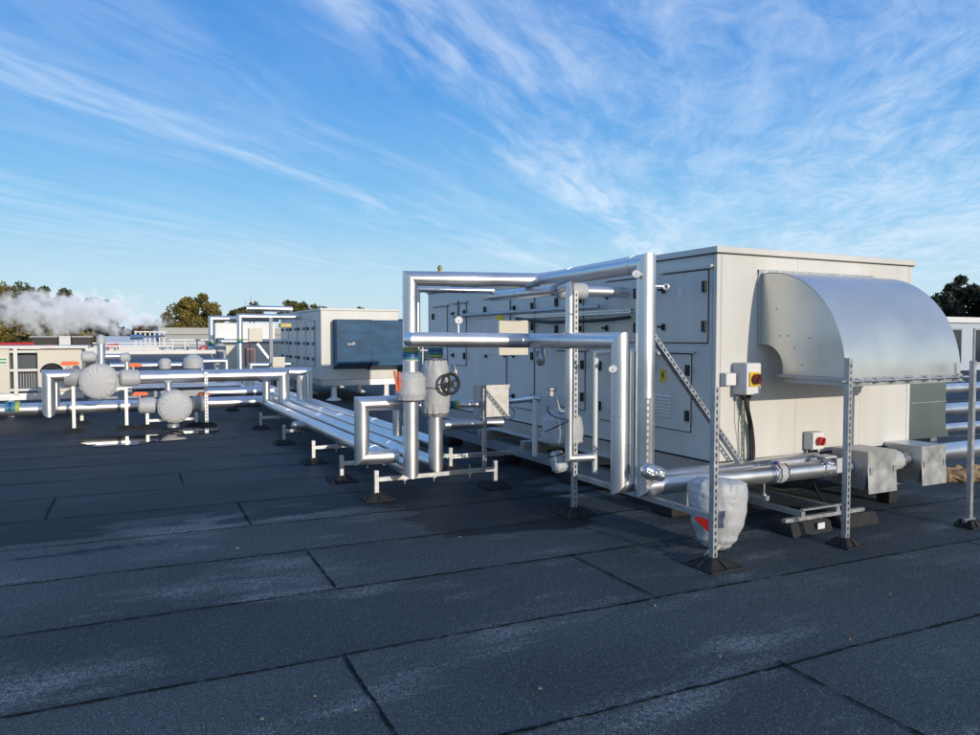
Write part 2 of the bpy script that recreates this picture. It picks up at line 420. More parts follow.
# ------------------------------------------------------------------ generic kit
def foot_pad(root, x, y, s=.15, top=.045, h=.065):
    m = MB(); m.box(x - s, x + s, y - s, y + s, .002, .014)
    b = [(x - s * .8, y - s * .8), (x + s * .8, y - s * .8), (x + s * .8, y + s * .8), (x - s * .8, y + s * .8)]
    t = [(x - top, y - top), (x + top, y - top), (x + top, y + top), (x - top, y + top)]
    vs = [(*q, .0145) for q in b] + [(*q, h) for q in t]
    m.add(vs, [(0, 1, 5, 4), (1, 2, 6, 5), (2, 3, 7, 6), (3, 0, 4, 7), (4, 5, 6, 7)])
    for sx, sy in ((-1, -1), (1, -1), (1, 1), (-1, 1)):    # moulded ribs down the corners
        m.bar((x + sx * s * .95, y + sy * s * .95, .016), (x + sx * top, y + sy * top, h + .003), .012, .008)
    for sx, sy in ((0, -1), (1, 0), (0, 1), (-1, 0)):
        m.bar((x + sx * s * .95, y + sy * s * .95, .016), (x + sx * top, y + sy * top, h + .003), .010, .008)
    return m.build('base_pad', 'rubber', root)
def strut_post(x, y, h, label, face=(0, -1, 0), pad=.15, plain=False, group='roof support posts', z0=.05, w=.041):
    t = thing('support_post', label, 'post', (x, y, 0), group)
    m = MB()
    if plain: m.box(x - w / 2, x + w / 2, y - w / 2, y + w / 2, z0, h)
    else: m.slotted((x, y, z0), (x, y, h), face, w, w)
    m.build('pole', 'galv', t)
    foot_pad(t, x, y, pad)
    return t
def bands(path, r, pitch, w=.028, start=.5):
    out = []
    for a, b in zip(path, path[1:]):
        a, b = V(a), V(b); l = (b - a).length; d = (b - a).normalized(); s = start
        while s < l - .15:
            c = a + d * s; out.append((c - d * w / 2, c + d * w / 2)); s += pitch
    return out
def pipe(path, r, label, name='insulated_pipe', group=None, pitch=1.1, mt='alu', n=28, start=.5, cat='pipe'):
    m = MB(); m.tube(path, r, n); o = m.build(name, mt, label=label, cat=cat, group=group)
    if pitch:
        for p0, p1 in bands(path, r, pitch, start=start):
            b = MB(); b.tube([p0, p1], r + .0022, n); b.build('joint_band', mt, o)
    return o
def fold(seed, amp=.10, k=5):                          # cloth pulled in at both ends: smooth belly, a few sharp creases, gathers
    def f(t, th):
        e = V((math.cos(th), math.sin(th), t * 1.3))
        w_ = V((nz(e, 1.7, seed + 8), nz(e, 1.7, seed + 9), 0)) * .5
        c1 = max(0., 1 - abs(nz(V((e.x, e.y, t * .7)) + w_, 2.4, seed + 4)) * 5.) ** 2
        c2 = max(0., 1 - abs(nz(V((e.x, e.y, t * 2.6)) + w_, 1.5, seed + 6)) * 6.) ** 2
        g = max(0., abs(t - .5) * 2 - .5) / .5
        return (1 + amp * .9 * nz(e, 1.1, seed) - amp * .42 * c1 - amp * .36 * c2
                + amp * .9 * g * math.sin((k * 3) * th + 5 * nz(e, 1.2, seed + 2)))
    return f
def ease(pts, n=26):                                   # resample a profile smoothly
    out = []
    for i in range(n + 1):
        t = i / n
        for (a, ra), (b, rb) in zip(pts, pts[1:]):
            if a <= t <= b + 1e-9:
                q = (t - a) / max(b - a, 1e-6); q = q * q * (3 - 2 * q)
                out.append((t, ra + (rb - ra) * q)); break
    return out
def jacket(p0, p1, prof, label, seed=0, amp=.08, mt='cloth', name='insulation_jacket', cat='insulation jacket', group='grey quilted valve jackets', cords=(), k=5):
    m = MB(); m.lathe(p0, p1, ease(prof, 40), 60, fold(seed, amp, k))
    o = m.build(name, mt, label=label, cat=cat, group=group)
    p0, p1 = V(p0), V(p1)
    for t, r in cords:
        c = MB(); d = (p1 - p0).normalized(); cc = p0.lerp(p1, t)
        a = d.orthogonal().normalized(); b = d.cross(a); n = 40
        pts = [cc + (a * math.cos(6.2832 * i / n) + b * math.sin(6.2832 * i / n)) * (r + .006 * nz((i * .9, t, seed), 1)) + d * .016 * nz((i * .7, 2, seed), 1) for i in range(n + 1)]
        c.tube(pts, .005, 6)
        c.build('tie_cord', 'cord_dark', o)
    return o
def tape(c, axis, r, l, cols, label, group='coloured pipe marker bands'):
    t = thing('marker_tape', label, 'marker tape', c, group)
    c, ax = V(c), V(axis).normalized(); s = -l / 2; tot = sum(q for _, q in cols)
    for mt, q in cols:
        m = MB(); e = s + l * q / tot
        m.tube([c + ax * (s + .0005), c + ax * (e - .0005)], r, 28); m.build('band', mt, t); s = e
    return t
TAPE = [('tape_teal', 1.), ('tape_blue', .8), ('tape_teal', 1.), ('tape_green', 1.2)]
TAPE_UP = [('cord', .6), ('tape_teal', 1.), ('tape_blue', .9), ('tape_teal', 1.1), ('tape_green', .7), ('darkred', .3), ('tape_green', .6)]
def gauge(c, face, r, label, back=None, stem=None):
    t = thing('pressure_gauge', label, 'gauge', c, 'round dial gauges on the pipes')
    c, f = V(c), V(face).normalized()
    m = MB(); m.lathe(c - f * .03, c, [(0, r * .9), (.2, r), (1., r), (1.001, r * .86)], 24, caps=True); m.build('case', 'galv', t)
    m = MB(); m.tube([c - f * .001, c + f * .002], r * .84, 24); d = m.build('dial', 'white_plastic', t)
    a = f.orthogonal().normalized(); m = MB(); m.bar(c + f * .004 - a * r * .2, c + f * .004 + (a * .7 + f.cross(a) * .5) * r * .7, r * .10, .002, f); m.build('needle', 'dark', t)
    m = MB(); m.ring(c, f, r * .93, r * .10, 24, 6); m.build('bezel', 'galv' , t)
    if back is not None:
        m = MB(); m.tube([c - f * .03, V(back)] if stem is None else [c - f * .02, V(stem), V(back)], .011, 10); m.build('stem', 'galv_paint', t)
    return t
def handwheel(c, axis, r, label, back, mt='dark'):
    t = thing('handwheel', label, 'handwheel', c, 'valve handwheels')
    c, ax = V(c), V(axis).normalized()
    m = MB(); m.ring(c, ax, r, r * .15, 32, 10); m.build('rim', mt, t)
    a = ax.orthogonal().normalized(); b = ax.cross(a)
    m = MB()
    for i in range(5):
        an = 2 * math.pi * i / 5 + .4; e = a * math.cos(an) + b * math.sin(an)
        m.bar(c + e * r * .15, c + e * r * .95, r * .20, r * .14, ax)
    m.build('spokes', mt, t)
    m = MB(); m.tube([c - ax * r * .18, c + ax * r * .2], r * .30, 20); m.tube([c + ax * r * .2, c + ax * r * .3], r * .13, 12); m.build('hub', mt, t)
    m = MB(); m.tube([V(back), c - ax * r * .1], .013, 12); m.build('spindle', 'galv', t)
    return t

# ------------------------------------------------------------------ air handling unit, near
def door(root, Y0, Y1, z0, z1, hinge='near', louvre=None, sign=None, label=None, latch=True, X=4.5, tagp=None, rail=True, hz=(.14, .5)):
    g = MB(); g.box(X - .004, X + .003, Y0 - .008, Y1 + .008, z0 - .008, z1 + .008)
    d = MB(); d.box(X - .018, X + .002, Y0, Y1, z0, z1); o = d.build('access_door', 'panel', root, bev=.004)
    g.build('gasket', 'gap', o)
    hy = Y0 + .018 if hinge == 'near' else Y1 - .018
    ly = Y1 - .02 if hinge == 'near' else Y0 + .02
    for zz in (z0 + hz[0], z1 - hz[0]):
        m = MB(); m.box(X - .045, X - .0185, hy - .022, hy + .022, zz - .048, zz + .048); m.build('hinge', 'dark', o, bev=.006)
        if latch:
            m = MB(); m.box(X - .042, X - .0185, ly - .016, ly + .016, zz - .03, zz + .03); m.bar((X - .052, ly - .012, zz), (X - .052, ly + .05 * (1 if hinge == 'near' else -1) , zz + .004), .02, .020)
            m.build('latch', 'dark', o, bev=.004)
    if rail:
        m = MB(); m.box(X - .034, X - .001, Y0 - .06, Y1 + .06, z1 + .024, z1 + .042); m.box(X - .034, X - .030, Y0 - .06, Y1 + .06, z1 + .013, z1 + .0235); m.build('drip_rail', 'panel', o)
    if louvre:
        y, z, ww, hh = louvre; m = MB(); k = 7
        for i in range(k):
            zz = z - hh / 2 + hh * (i + .5) / k
            m.poly([(X - .0185, y - ww / 2, zz + .010), (X - .0185, y + ww / 2, zz + .010), (X - .032, y + ww / 2, zz - .006), (X - .032, y - ww / 2, zz - .006)], (.003, 0, -.003))
            m.box(X - .0195, X - .0186, y - ww / 2, y + ww / 2, zz - .016, zz - .009)
        m.build('louvre', 'panel_white', o)
    if sign:
        y, z = sign; m = MB(); m.box(X - .0215, X - .019, y - .042, y + .042, z - .058, z + .058); s_ = m.build('warning_sign', 'yellow', o)
        m = MB()
        m.poly([(X - .0235, y + .008, z + .035), (X - .0235, y - .014, z + .035), (X - .0235, y - .004, z + .004), (X - .0235, y - .016, z + .004), (X - .0235, y + .012, z - .036), (X - .0235, y + .004, z - .006), (X - .0235, y + .016, z - .006)][::-1], (.0015, 0, 0))
        m.build('bolt_symbol', 'dark', s_)
    if tagp:
        y, z = tagp; m = MB(); m.box(X - .0205, X - .019, y - .03, y + .03, z - .045, z + .045); m.build('paper_label', 'white_plastic', o)
    return o

ahu = thing('air_handling_unit', 'large cream box-shaped air handling unit with curved metal hood, nearest the camera', 'air handling unit', (4.5, 4.7, 0), 'air handling units on the roof')
X0, X1, Y0, Y1, ZB, ZT = 4.5, 7.08, 4.7, 11.2, .545, 2.31
c = MB(); c.box(X0 + .012, X1 - .012, Y0 + .012, Y1 - .012, ZB + .01, ZT)
c.build('inner_skin', 'gap', ahu)
c = MB()
def panels_y(ys):
    for a, b in zip(ys, ys[1:]): c.box(X0, X0 + .010, a + .0012, b - .0012, ZB, ZT)
panels_y([Y0 + .05, 5.66, 6.52, 7.30, 8.36, 9.45, 10.3, Y1 - .05])
for a, b in zip([X0 + .05, 5.46, 6.33], [5.46, 6.33, X1 - .05]): c.box(a + .001, b - .001, Y0, Y0 + .010, ZB, ZT)
for a, b in zip([Y0 + .05, 7, 9], [7, 9, Y1 - .05]): c.box(X1 - .010, X1, a, b, ZB, ZT)
c.box(X0 + .05, X1 - .05, Y1 - .010, Y1, ZB, ZT)
c.build('casing', 'panel', ahu, bev=.0015)
for xx in (X0, X1 - .049):
    for yy in (Y0, Y1 - .049):
        c = MB(); c.box(xx - (.002 if xx == X0 else -.002), xx + .049 - (.002 if xx == X0 else -.002), yy - (.002 if yy == Y0 else -.002), yy + .049 - (.002 if yy == Y0 else -.002), ZB - .002, ZT)
        c.build('corner_post', 'panel', ahu, bev=.006)
c = MB(); c.box(X0 - .008, X1 + .008, Y0 - .008, Y1 + .008, ZT, ZT + .008); c.build('roof_shadow_strip', 'gap', ahu)  # dark strip standing in for the shadow line under the cap
c = MB(); c.box(X0 - .028, X1 + .028, Y0 - .028, Y1 + .028, ZT + .008, ZT + .062); c.build('roof_cap', 'roofcap', ahu, bev=.006)
c = MB(); c.box(X0 - .006, X1 + .006, Y0 - .006, Y1 + .006, ZB - .014, ZB - .003); c.build('base_gasket', 'gap', ahu)
c = MB()
for (a, b) in (((X0, Y0), (X0, Y1)), ((X0, Y0), (X1, Y0)), ((X1, Y0), (X1, Y1)), ((X0, Y1), (X1, Y1))):
    x0, x1, y0, y1 = min(a[0], b[0]), max(a[0], b[0]), min(a[1], b[1]), max(a[1], b[1])
    if x0 == x1:
        s_ = .05 if x0 == X0 else -.05
        xa, xb = sorted((x0 + s_ * .2, x0 + s_)); c.box(xa, xb, y0 + .02, y1 - .02, .372, .52)
        xa, xb = sorted((x0 - s_ * .5, x0 + s_)); c.box(xa, xb, y0, y1, .52, .530); c.box(xa, xb, y0, y1, .36, .372)
    else:
        s_ = .05 if y0 == Y0 else -.05
        ya, yb = sorted((y0 + s_ * .2, y0 + s_)); c.box(x0 + .02, x1 - .02, ya, yb, .3725, .5195)
        ya, yb = sorted((y0 - s_ * .4, y0 + s_)); c.box(x0 - .02, x1 + .02, ya, yb, .5175, .5285); c.box(x0 - .02, x1 + .02, ya, yb, .3615, .3725)
c.build('base_rail', 'galv_paint', ahu)
for i, yy in enumerate((5.3, 6.5, 7.7, 8.9, 10.2)):
    c = MB(); c.box(4.3, 7.3, yy - .05, yy + .05, .245, .3595); c.build('cross_beam', 'galv_paint', ahu)
c = MB(); c.box(4.42, 4.52, 4.95, 11.1, .12, .2445); c.box(7.02, 7.12, 4.95, 11.1, .12, .2445); c.build('bearer_beam', 'galv_paint', ahu)
for xx in (4.47, 7.07):
    for yy in (5.2, 6.8, 8.4, 10.2):
        c = MB(); c.box(xx - .13, xx + .13, yy - .15, yy + .15, .001, .1195); c.build('rubber_foot', 'rubber', ahu, bev=.02)
door(ahu, 4.80, 5.37, 1.56, 2.18, 'near', tagp=(5.13, 2.01))
door(ahu, 5.00, 5.51, .77, 1.455, 'near', louvre=(5.36, .975, .24, .21), sign=(5.355, 1.25))
door(ahu, 5.74, 6.255, 1.56, 2.17, 'near')
door(ahu, 5.87, 6.375, .75, 1.45, 'far', louvre=(6.10, .97, .24, .21))
door(ahu, 6.66, 7.22, .82, 1.45, 'near', latch=False)
door(ahu, 6.70, 7.23, 1.56, 2.15, 'far')
door(ahu, 7.75, 8.26, .72, 1.52, 'near'); door(ahu, 8.47, 9.05, .72, 1.52, 'far')
door(ahu, 7.75, 8.24, 1.60, 2.12, 'near'); door(ahu, 8.37, 9.08, 1.60, 2.12, 'far', latch=False)
door(ahu, 9.72, 10.16, 1.2, 2.10, 'near'); door(ahu, 10.41, 10.95, 1.2, 2.08, 'far', latch=False)
# curved hood: a 90 degree sheet bend that turns the outlet to the ground
HX0, HX1, HW, HB = 5.0, 6.44, 4.70, 1.29
arc = [(0., HB + .865)] + [(.10 + .765 * math.sin(t), HB + .865 * math.cos(t)) for t in [i * math.pi / 2 / 22 for i in range(23)]]
inner = [(.0, 1.545), (.055, 1.545)] + [(.055 + .20 * math.sin(t), 1.345 + .20 * math.cos(t)) for t in [i * math.pi / 2 / 10 for i in range(1, 11)]] + [(.255, HB)]
side = arc + inner[::-1]
h = MB()
for xx, tx in ((HX0, .003), (HX1 - .003, .003)):
    h.poly([(xx, HW - d - .002, z) for d, z in side], (tx, 0, 0))
o1 = [(d + .002, z + .001) for d, z in arc]
h.sheet([(HX0 - .008, HW - d - .002, z) for d, z in o1], [(HX1 + .008, HW - d - .002, z) for d, z in o1])
h.sheet([(HX0 - .008, HW - d - .002, z + .004) for d, z in o1], [(HX1 + .008, HW - d - .002, z + .004) for d, z in o1])
h.sheet([(HX0, HW - d - .002, z) for d, z in inner], [(HX1, HW - d - .002, z) for d, z in inner])
hood = h.build('hood', 'hood_metal', ahu)
for o_ in (hood,):
    o_.data.polygons.foreach_set('use_smooth', [len(p.vertices) == 4 and p.area > .0 and abs(p.normal.x) < .5 for p in o_.data.polygons]); o_.data.update()
m = MB(); m.box(HX0 - .035, HX0 - .0005, HW - .016, HW - .0005, 1.53, HB + .90); m.box(HX1 + .0005, HX1 + .035, HW - .016, HW - .0005, 1.53, HB + .90)
m.box(HX0 - .035, HX1 + .035, HW - .0165, HW - .001, HB + .872, HB + .905)
m.build('wall_flange', 'galv', hood)
m = MB()
m.box(HX0 - .012, HX1 + .012, HW - .885, HW - .870, HB - .062, HB + .006)
m.box(HX0 - .012, HX1 + .012, HW - .905, HW - .8855, HB - .062, HB - .056)
m.box(HX0 - .012, HX0 - .002, HW - .87, HW - .24, HB - .062, HB + .006); m.box(HX1 + .002, HX1 + .012, HW - .87, HW - .24, HB - .062, HB + .006)
m.bar((HX0 - .03, HW - .225, HB - .01), (HX0 - .03, HW - .90, HB - .01), .022, .022)
m.build('outlet_rim', 'galv', hood)
m = MB(); m.tube([(HX0 - .10, HW - .905, HB - .022), (HX1 + .06, HW - .905, HB - .022)], .011, 10); m.build('tie_rod', 'galv', hood)
for i in range(7):
    xx = HX0 + .1 + i * .205; m = MB(); m.box(xx - .016, xx + .016, HW - .918, HW - .8855, HB - .047, HB - .005); m.tube([(xx, HW - .919, HB - .03), (xx, HW - .935, HB - .03)], .009, 6); m.build('clamp', 'galv_paint', hood)
for yz in ((.30, 1.62), (.37, 1.52), (.52, 1.60), (.22, 1.42 + .2), (.18, 1.85), (.45, 1.38)):
    m = MB(); m.tube([(HX0 - .006, HW - yz[0], yz[1]), (HX0 - .0002, HW - yz[0], yz[1])], .007, 8); m.build('rivet', 'galv_paint', hood)
m = MB(); m.box(HX0 + .01, HX1 - .01, HW - .82, HW - .27, HB - .02, HB - .012); m.build('outlet_mesh', 'gap', hood)

# switches and cables on the front
def isolator(cx, z, wd, ht, dp, label, knobm, plate, group='electrical switch boxes on the cream wall', kr=.042):
    t = thing('isolator_switch', label, 'switch', (cx, 4.698, z), group)
    yb = 4.697
    m = MB(); m.box(cx - wd / 2, cx + wd / 2, yb - dp, yb, z - ht / 2, z + ht / 2); e = m.build('enclosure', 'grey_plastic', t, bev=.006)
    m = MB(); m.box(cx - wd / 2 + .004, cx + wd / 2 - .004, yb - dp - .014, yb - dp - .0005, z - ht / 2 + .004, z + ht / 2 - .004); m.build('lid', 'white_plastic', e, bev=.005)
    if knobm:
        if plate:
            m = MB(); m.box(cx - .058, cx + .058, yb - dp - .030, yb - dp - .0145, z - .062, z + .058); p = m.build('handle_plate', plate, t, bev=.01)
        m = MB(); m.tube([(cx, yb - dp - .06, z), (cx, yb - dp - .012, z)], kr, 22); k = m.build('knob', knobm, t, bev=.006)
        m = MB(); m.bar((cx - kr * .5, yb - dp - .066, z - kr * .7), (cx + kr * .5, yb - dp - .066, z + kr * .7), .016, .011, (0, 1, 0)); m.build('grip', 'darkred' if knobm == 'red' else 'dark', k)
    for dx in (-.04, .03):
        m = MB(); m.lathe((cx + dx, yb - dp * .5, z - ht / 2 - .05), (cx + dx, yb - dp * .5, z - ht / 2), [(0, .012), (.3, .016), (.31, .022), (1, .022)], 12); m.build('cable_gland', 'dark', t)
    return t
isolator(4.77, 1.255, .17, .27, .145, 'large grey isolator box with red knob on yellow plate beside the hood', 'darkred', 'yellow', kr=.045)
isolator(5.64, .668, .15, .16, .09, 'small grey isolator box with red rotary knob low on the front wall', 'red', None, kr=.038)
t = thing('junction_box', 'small white junction box on the wall left of the large isolator', 'junction box', (4.60, 4.698, 1.25), 'electrical switch boxes on the cream wall')
m = MB(); m.box(4.545, 4.665, 4.64, 4.697, 1.195, 1.305); e = m.build('enclosure', 'grey_plastic', t, bev=.008)
m = MB(); m.box(4.549, 4.661, 4.628, 4.6395, 1.199, 1.301); m.build('lid', 'white_plastic', e, bev=.006)
m = MB(); m.box(4.875, 4.935, 4.690, 4.6975, 1.27, 1.37); m.build('warning_sign', 'yellow', label='yellow warning sticker half hidden behind the large isolator', cat='sign')
def cable(pts, r, label, mt='dark', n=10, group='cables hanging on the front wall'):
    P = [V(p) for p in pts]; out = []
    for i in range(len(P) - 1):
        p0, p1, p2, p3 = P[max(i - 1, 0)], P[i], P[i + 1], P[min(i + 2, len(P) - 1)]
        for k in range(8):
            t = k / 8
            out.append(.5 * (2 * p1 + (p2 - p0) * t + (2 * p0 - 5 * p1 + 4 * p2 - p3) * t * t + (3 * p1 - p0 - 3 * p2 + p3) * t ** 3))
    out.append(P[-1]); m = MB(); m.tube(out, r, n)
    return m.build('cable', mt, label=label, cat='cable', group=group)
cable([(4.79, 4.63, 1.09), (4.80, 4.63, .98), (4.87, 4.655, .82), (4.90, 4.66, .64), (4.89, 4.66, .5), (4.90, 4.72, .38)], .019, 'thickest black cable drooping from the large isolator box')
cable([(4.765, 4.63, 1.09), (4.785, 4.63, 1.0), (4.855, 4.66, .82), (4.882, 4.665, .62), (4.87, 4.67, .42)], .013, 'second black cable beside the thickest one below the isolator')
cable([(4.73, 4.63, 1.09), (4.725, 4.66, .9), (4.755, 4.685, .72), (4.77, 4.69, .54)], .004, 'thin dark wire hanging left of the thick cables', n=6)
cable([(4.745, 4.63, 1.09), (4.77, 4.66, .95), (4.81, 4.685, .8), (4.83, 4.688, .54)], .004, 'thin yellow-green earth wire beside the thick cables', 'tape_green', n=6)
cable([(5.61, 4.65, .55), (5.615, 4.66, .47), (5.56, 4.6, .40), (5.5, 4.52, .30), (5.46, 4.4, .18), (5.40, 4.3, .145), (5.30, 4.22, .15)], .011, 'black cable looping down from the small isolator to the strut', n=8)

# ------------------------------------------------------------------ posts round the near unit
P1 = strut_post(3.665, 5.59, 2.02, 'tall perforated post beside the hanging grey bag, feet in a damp patch')
P2 = strut_post(3.69, 3.86, 1.262, 'perforated post in front of the big grey sack, nearest the camera')
P3 = strut_post(4.97, 3.79, 1.447, 'perforated post under the near corner of the curved hood', pad=.10)
P4 = strut_post(6.40, 3.70, 1.41, 'plain round-edged post under the far corner of the hood', pad=.08, plain=True, w=.038)
m = MB(); m.bar((6.372, 3.72, .085), (6.372, 3.72, .11), .05, .05); m.bar((6.33, 3.70, .06), (6.47, 3.70, .06), .03, .03); m.build('clamp', 'galv', P4)
m = MB(); m.bar((3.69, 3.882, .345), (3.69, 5.568, .345), .041, .041)
m.build('strut_rail', 'galv', label='horizontal galvanised rail joining two perforated posts near the ground', cat='rail')
m = MB(); m.slotted((3.73, 4.61, 1.64), (4.735, 4.61, .50), (-.2, -1, .5)); m.build('diagonal_brace', 'galv', label='slotted diagonal brace running from the pipe down to the unit corner', cat='brace')

# ------------------------------------------------------------------ near pipework
H1Z = 2.172
m = pipe([(2.545, 7.62, .315), (2.505, 6.70, .315), (2.505, 6.70, H1Z), (3.78, 6.36, H1Z), (3.615, 4.53, H1Z), (3.615, 4.53, .448), (5.62, 4.42, .452)], .0735,
     'tall thick silver pipe arching over and ending along the cream wall base', group='silver insulated pipes by the near unit', start=.62, pitch=1.05)
pipe([(2.40, 6.42, 1.585), (2.40, 6.28, 1.585), (3.55, 6.17, 1.575), (3.49, 4.68, 1.575), (3.49, 4.68, .45), (5.62, 4.60, .50)], .069,
     'lower thick silver pipe arch at eye height, passing below the top pipe', group='silver insulated pipes by the near unit', start=.62, pitch=1.2)
pipe([(3.55, 4.60, 1.50), (3.55, 4.60, .47), (3.75, 4.56, .455)], .021, 'thin silver pipe squeezed between the two thick risers', group='silver insulated pipes by the near unit', pitch=.62, n=16)
pipe([(3.70, 5.90, 2.06), (3.565, 5.525, 2.06), (3.565, 5.525, .525), (3.80, 5.49, .525)], .036, 'slim silver riser in front of the tall perforated post', group='silver insulated pipes by the near unit', pitch=.9, n=18)
pipe([(3.66, 5.72, 1.50), (3.66, 5.66, 1.50), (3.66, 5.66, 1.0), (3.62, 5.70, .90)], .020, 'thin silver pipe bent beside the slim riser', group='silver insulated pipes by the near unit', pitch=0, n=14)
pipe([(2.80, 7.28, .9), (2.80, 7.28, 2.11), (3.62, 7.12, 2.11)], .031, 'slim silver upright behind the leftmost thick riser', group='silver insulated pipes by the near unit', pitch=.9, n=18)
pipe([(3.62, 7.12, 2.05), (3.66, 5.98, 2.05), (4.498, 5.92, 2.05)], .052, 'silver branch pipe running under the top pipe into the unit wall', group='silver insulated pipes by the near unit', pitch=.6)
pipe([(2.845, 7.7, .315), (2.86, 6.93, .315), (2.86, 6.93, 1.53)], .0735, 'short thick silver riser below the valve with black handwheel', group='silver insulated pipes by the near unit', pitch=0)
# run of four low pipes away from the camera
lab4 = ['outermost of the four low parallel pipes, on the open roof side', 'second low parallel pipe, next to the outermost one', 'third low parallel pipe, second from the far unit side', 'innermost of the four low parallel pipes, on the far unit side']
for i, xx in enumerate((2.555, 2.845, 3.135, 3.425)):
    path = [(xx, 7.6 if i < 2 else 8.3, .305), (xx, 15.2 if i == 0 else 24., .305)]
    pp = pipe(path, .083, lab4[i], group='low pipes running across the roof', pitch=1.18, start=.4 + .27 * i)
m = MB(); 
pipe([(2.505, 6.95, .955), (2.10, 6.98, .955), (2.10, 6.98, .425), (2.46, 6.96, .425)], .073, 'silver pipe loop bent like a letter C beside the low pipes', group='silver insulated pipes by the near unit', pitch=0)
pipe([(2.98, 7.0, .70), (3.66, 7.0, .695)], .050, 'short horizontal silver pipe stub below the metal box', group='silver insulated pipes by the near unit', pitch=0)
pipe([(2.95, 7.05, .905), (3.39, 7.03, .895)], .038, 'small horizontal silver pipe with coloured tape at its start', group='silver insulated pipes by the near unit', pitch=0, n=18)
tape((3.10, 7.045, .90), (1, 0, 0), .043, .13, TAPE, 'small coloured tape on the thin horizontal pipe')
pipe([(3.72, 7.95, .83), (4.2, 7.85, .83), (4.2, 7.23, .915), (4.25, 7.18, .915)], .034, 'slim silver pipe sloping along the unit behind the metal box', group='silver insulated pipes by the near unit', pitch=0, n=16)
pipe([(2.9, 8.2, .45), (2.9, 8.2, .8), (3.3, 8.2, .8)], .055, 'short silver riser standing on the low pipes behind the loop', group='silver insulated pipes by the near unit', pitch=0)
# metal box on slotted strut
m = MB(); m.slotted((3.425, 6.955, .20), (3.425, 6.955, 1.11), (0, -1, 0), .036, .036); m.build('strut_upright', 'galv', label='perforated upright standing on the low bar below the metal box', cat='strut')
m = MB(); m.box(3.40, 3.74, 6.985, 7.18, .765, 1.095); b_ = m.build('metal_box', 'alu_dull', label='square dull metal valve box fixed to the perforated upright', cat='metal box', bev=.006)
m = MB(); m.box(3.395, 3.745, 6.978, 6.9845, 1.07, 1.10); m.box(3.395, 3.745, 6.979, 6.9845, .76, .775); m.build('folded_edge', 'alu_dull', b_)
# marker tapes at the risers
tape((2.505, 6.70, 1.445), (0, 0, 1), .078, .135, TAPE_UP, 'coloured tape round the leftmost riser above its grey jacket')
tape((2.86, 6.93, 1.455), (0, 0, 1), .078, .145, TAPE_UP[::-1], 'coloured tape above the valve jacket with the black handwheel')
# valve jackets
jacket((2.505, 6.70, .985), (2.505, 6.70, 1.275), [(0, .085), (.08, .135), (.3, .15), (.75, .145), (.93, .12), (1., .082)], 'grey jacket round the leftmost riser, orange lever sticking out', 1, .05, cords=[(.05, .118)])
jacket((2.86, 6.93, .80), (2.86, 6.93, 1.40), [(0, .09), (.05, .135), (.25, .15), (.5, .155), (.8, .14), (.95, .12), (1., .082)], 'tall grey jacket behind the black handwheel', 2, .07, cords=[(.06, .138), (.5, .158), (.97, .115)])
handwheel((2.925, 6.70, 1.145), (.12, -1, .05), .098, 'black five-spoked handwheel on the tall grey jacket', (2.87, 6.93, 1.14))
handwheel((3.10, 6.98, 1.25), (1, -.35, .25), .10, 'grey handwheel seen edge-on right of the tall jacket', (2.86, 6.95, 1.20), 'galv_paint')
handwheel((4.15, 7.77, .70), (-.3, -1, 0), .075, 'small grey handwheel below the sloping slim pipe', (4.2, 7.95, .70), 'galv_paint')
t = thing('valve_lever', 'orange lever handle beside the leftmost grey jacket', 'valve lever', (2.33, 6.66, 1.1), 'orange valve levers')
m = MB(); m.bar((2.350, 6.64, 1.09), (2.315, 6.62, 1.29), .024, .012, (0, 1, 0)); m.bar((2.375, 6.64, 1.10), (2.362, 6.62, 1.28), .020, .012, (0, 1, 0)); m.build('handle', 'orange', t, bev=.004)
m = MB(); m.tube([(2.355, 6.64, 1.08), (2.45, 6.68, 1.06)], .014, 10); m.build('spindle', 'galv', t)
# bag at the slim riser
jacket((3.63, 5.75, .93), (3.63, 5.73, .60), [(0, .06), (.08, .14), (.22, .185), (.6, .19), (.85, .18), (.96, .13), (1., .03)], 'grey cloth bag hung behind the slim riser on the tall post', 3, .10, cords=[(.05, .115)], k=7)
jacket((3.54, 5.78, 1.06), (3.57, 5.74, .90), [(0, .03), (.1, .042), (.7, .046), (1., .075)], 'narrow grey cloth sleeve above the hanging cloth bag', 4, .12)
jacket((3.54, 5.72, .57), (3.58, 5.68, .375), [(0, .03), (.1, .055), (.4, .075), (.8, .075), (.97, .05), (1., .01)], 'small grey cloth pouch below the hanging cloth bag', 5, .16, cords=[(.2, .07)], k=6)
cable([(3.46, 5.72, .98), (3.42, 5.64, .93), (3.46, 5.54, .89), (3.54, 5.50, .87), (3.46, 5.52, .83), (3.40, 5.66, .76)], .006, 'dark loose tie strap wound over the hanging cloth bag', 'cord_dark', 6, None)
t = thing('drain_valve', 'small metal valve on the wall above the hanging cloth bag', 'valve', (3.60, 5.88, 1.06))
m = MB(); m.box(3.565, 3.635, 5.85, 5.92, 1.05, 1.11); m.build('body', 'galv_paint', t, bev=.01)
m = MB(); m.box(3.56, 3.64, 5.84, 5.93, 1.111, 1.135); m.build('lever', 'galv', t, bev=.004)
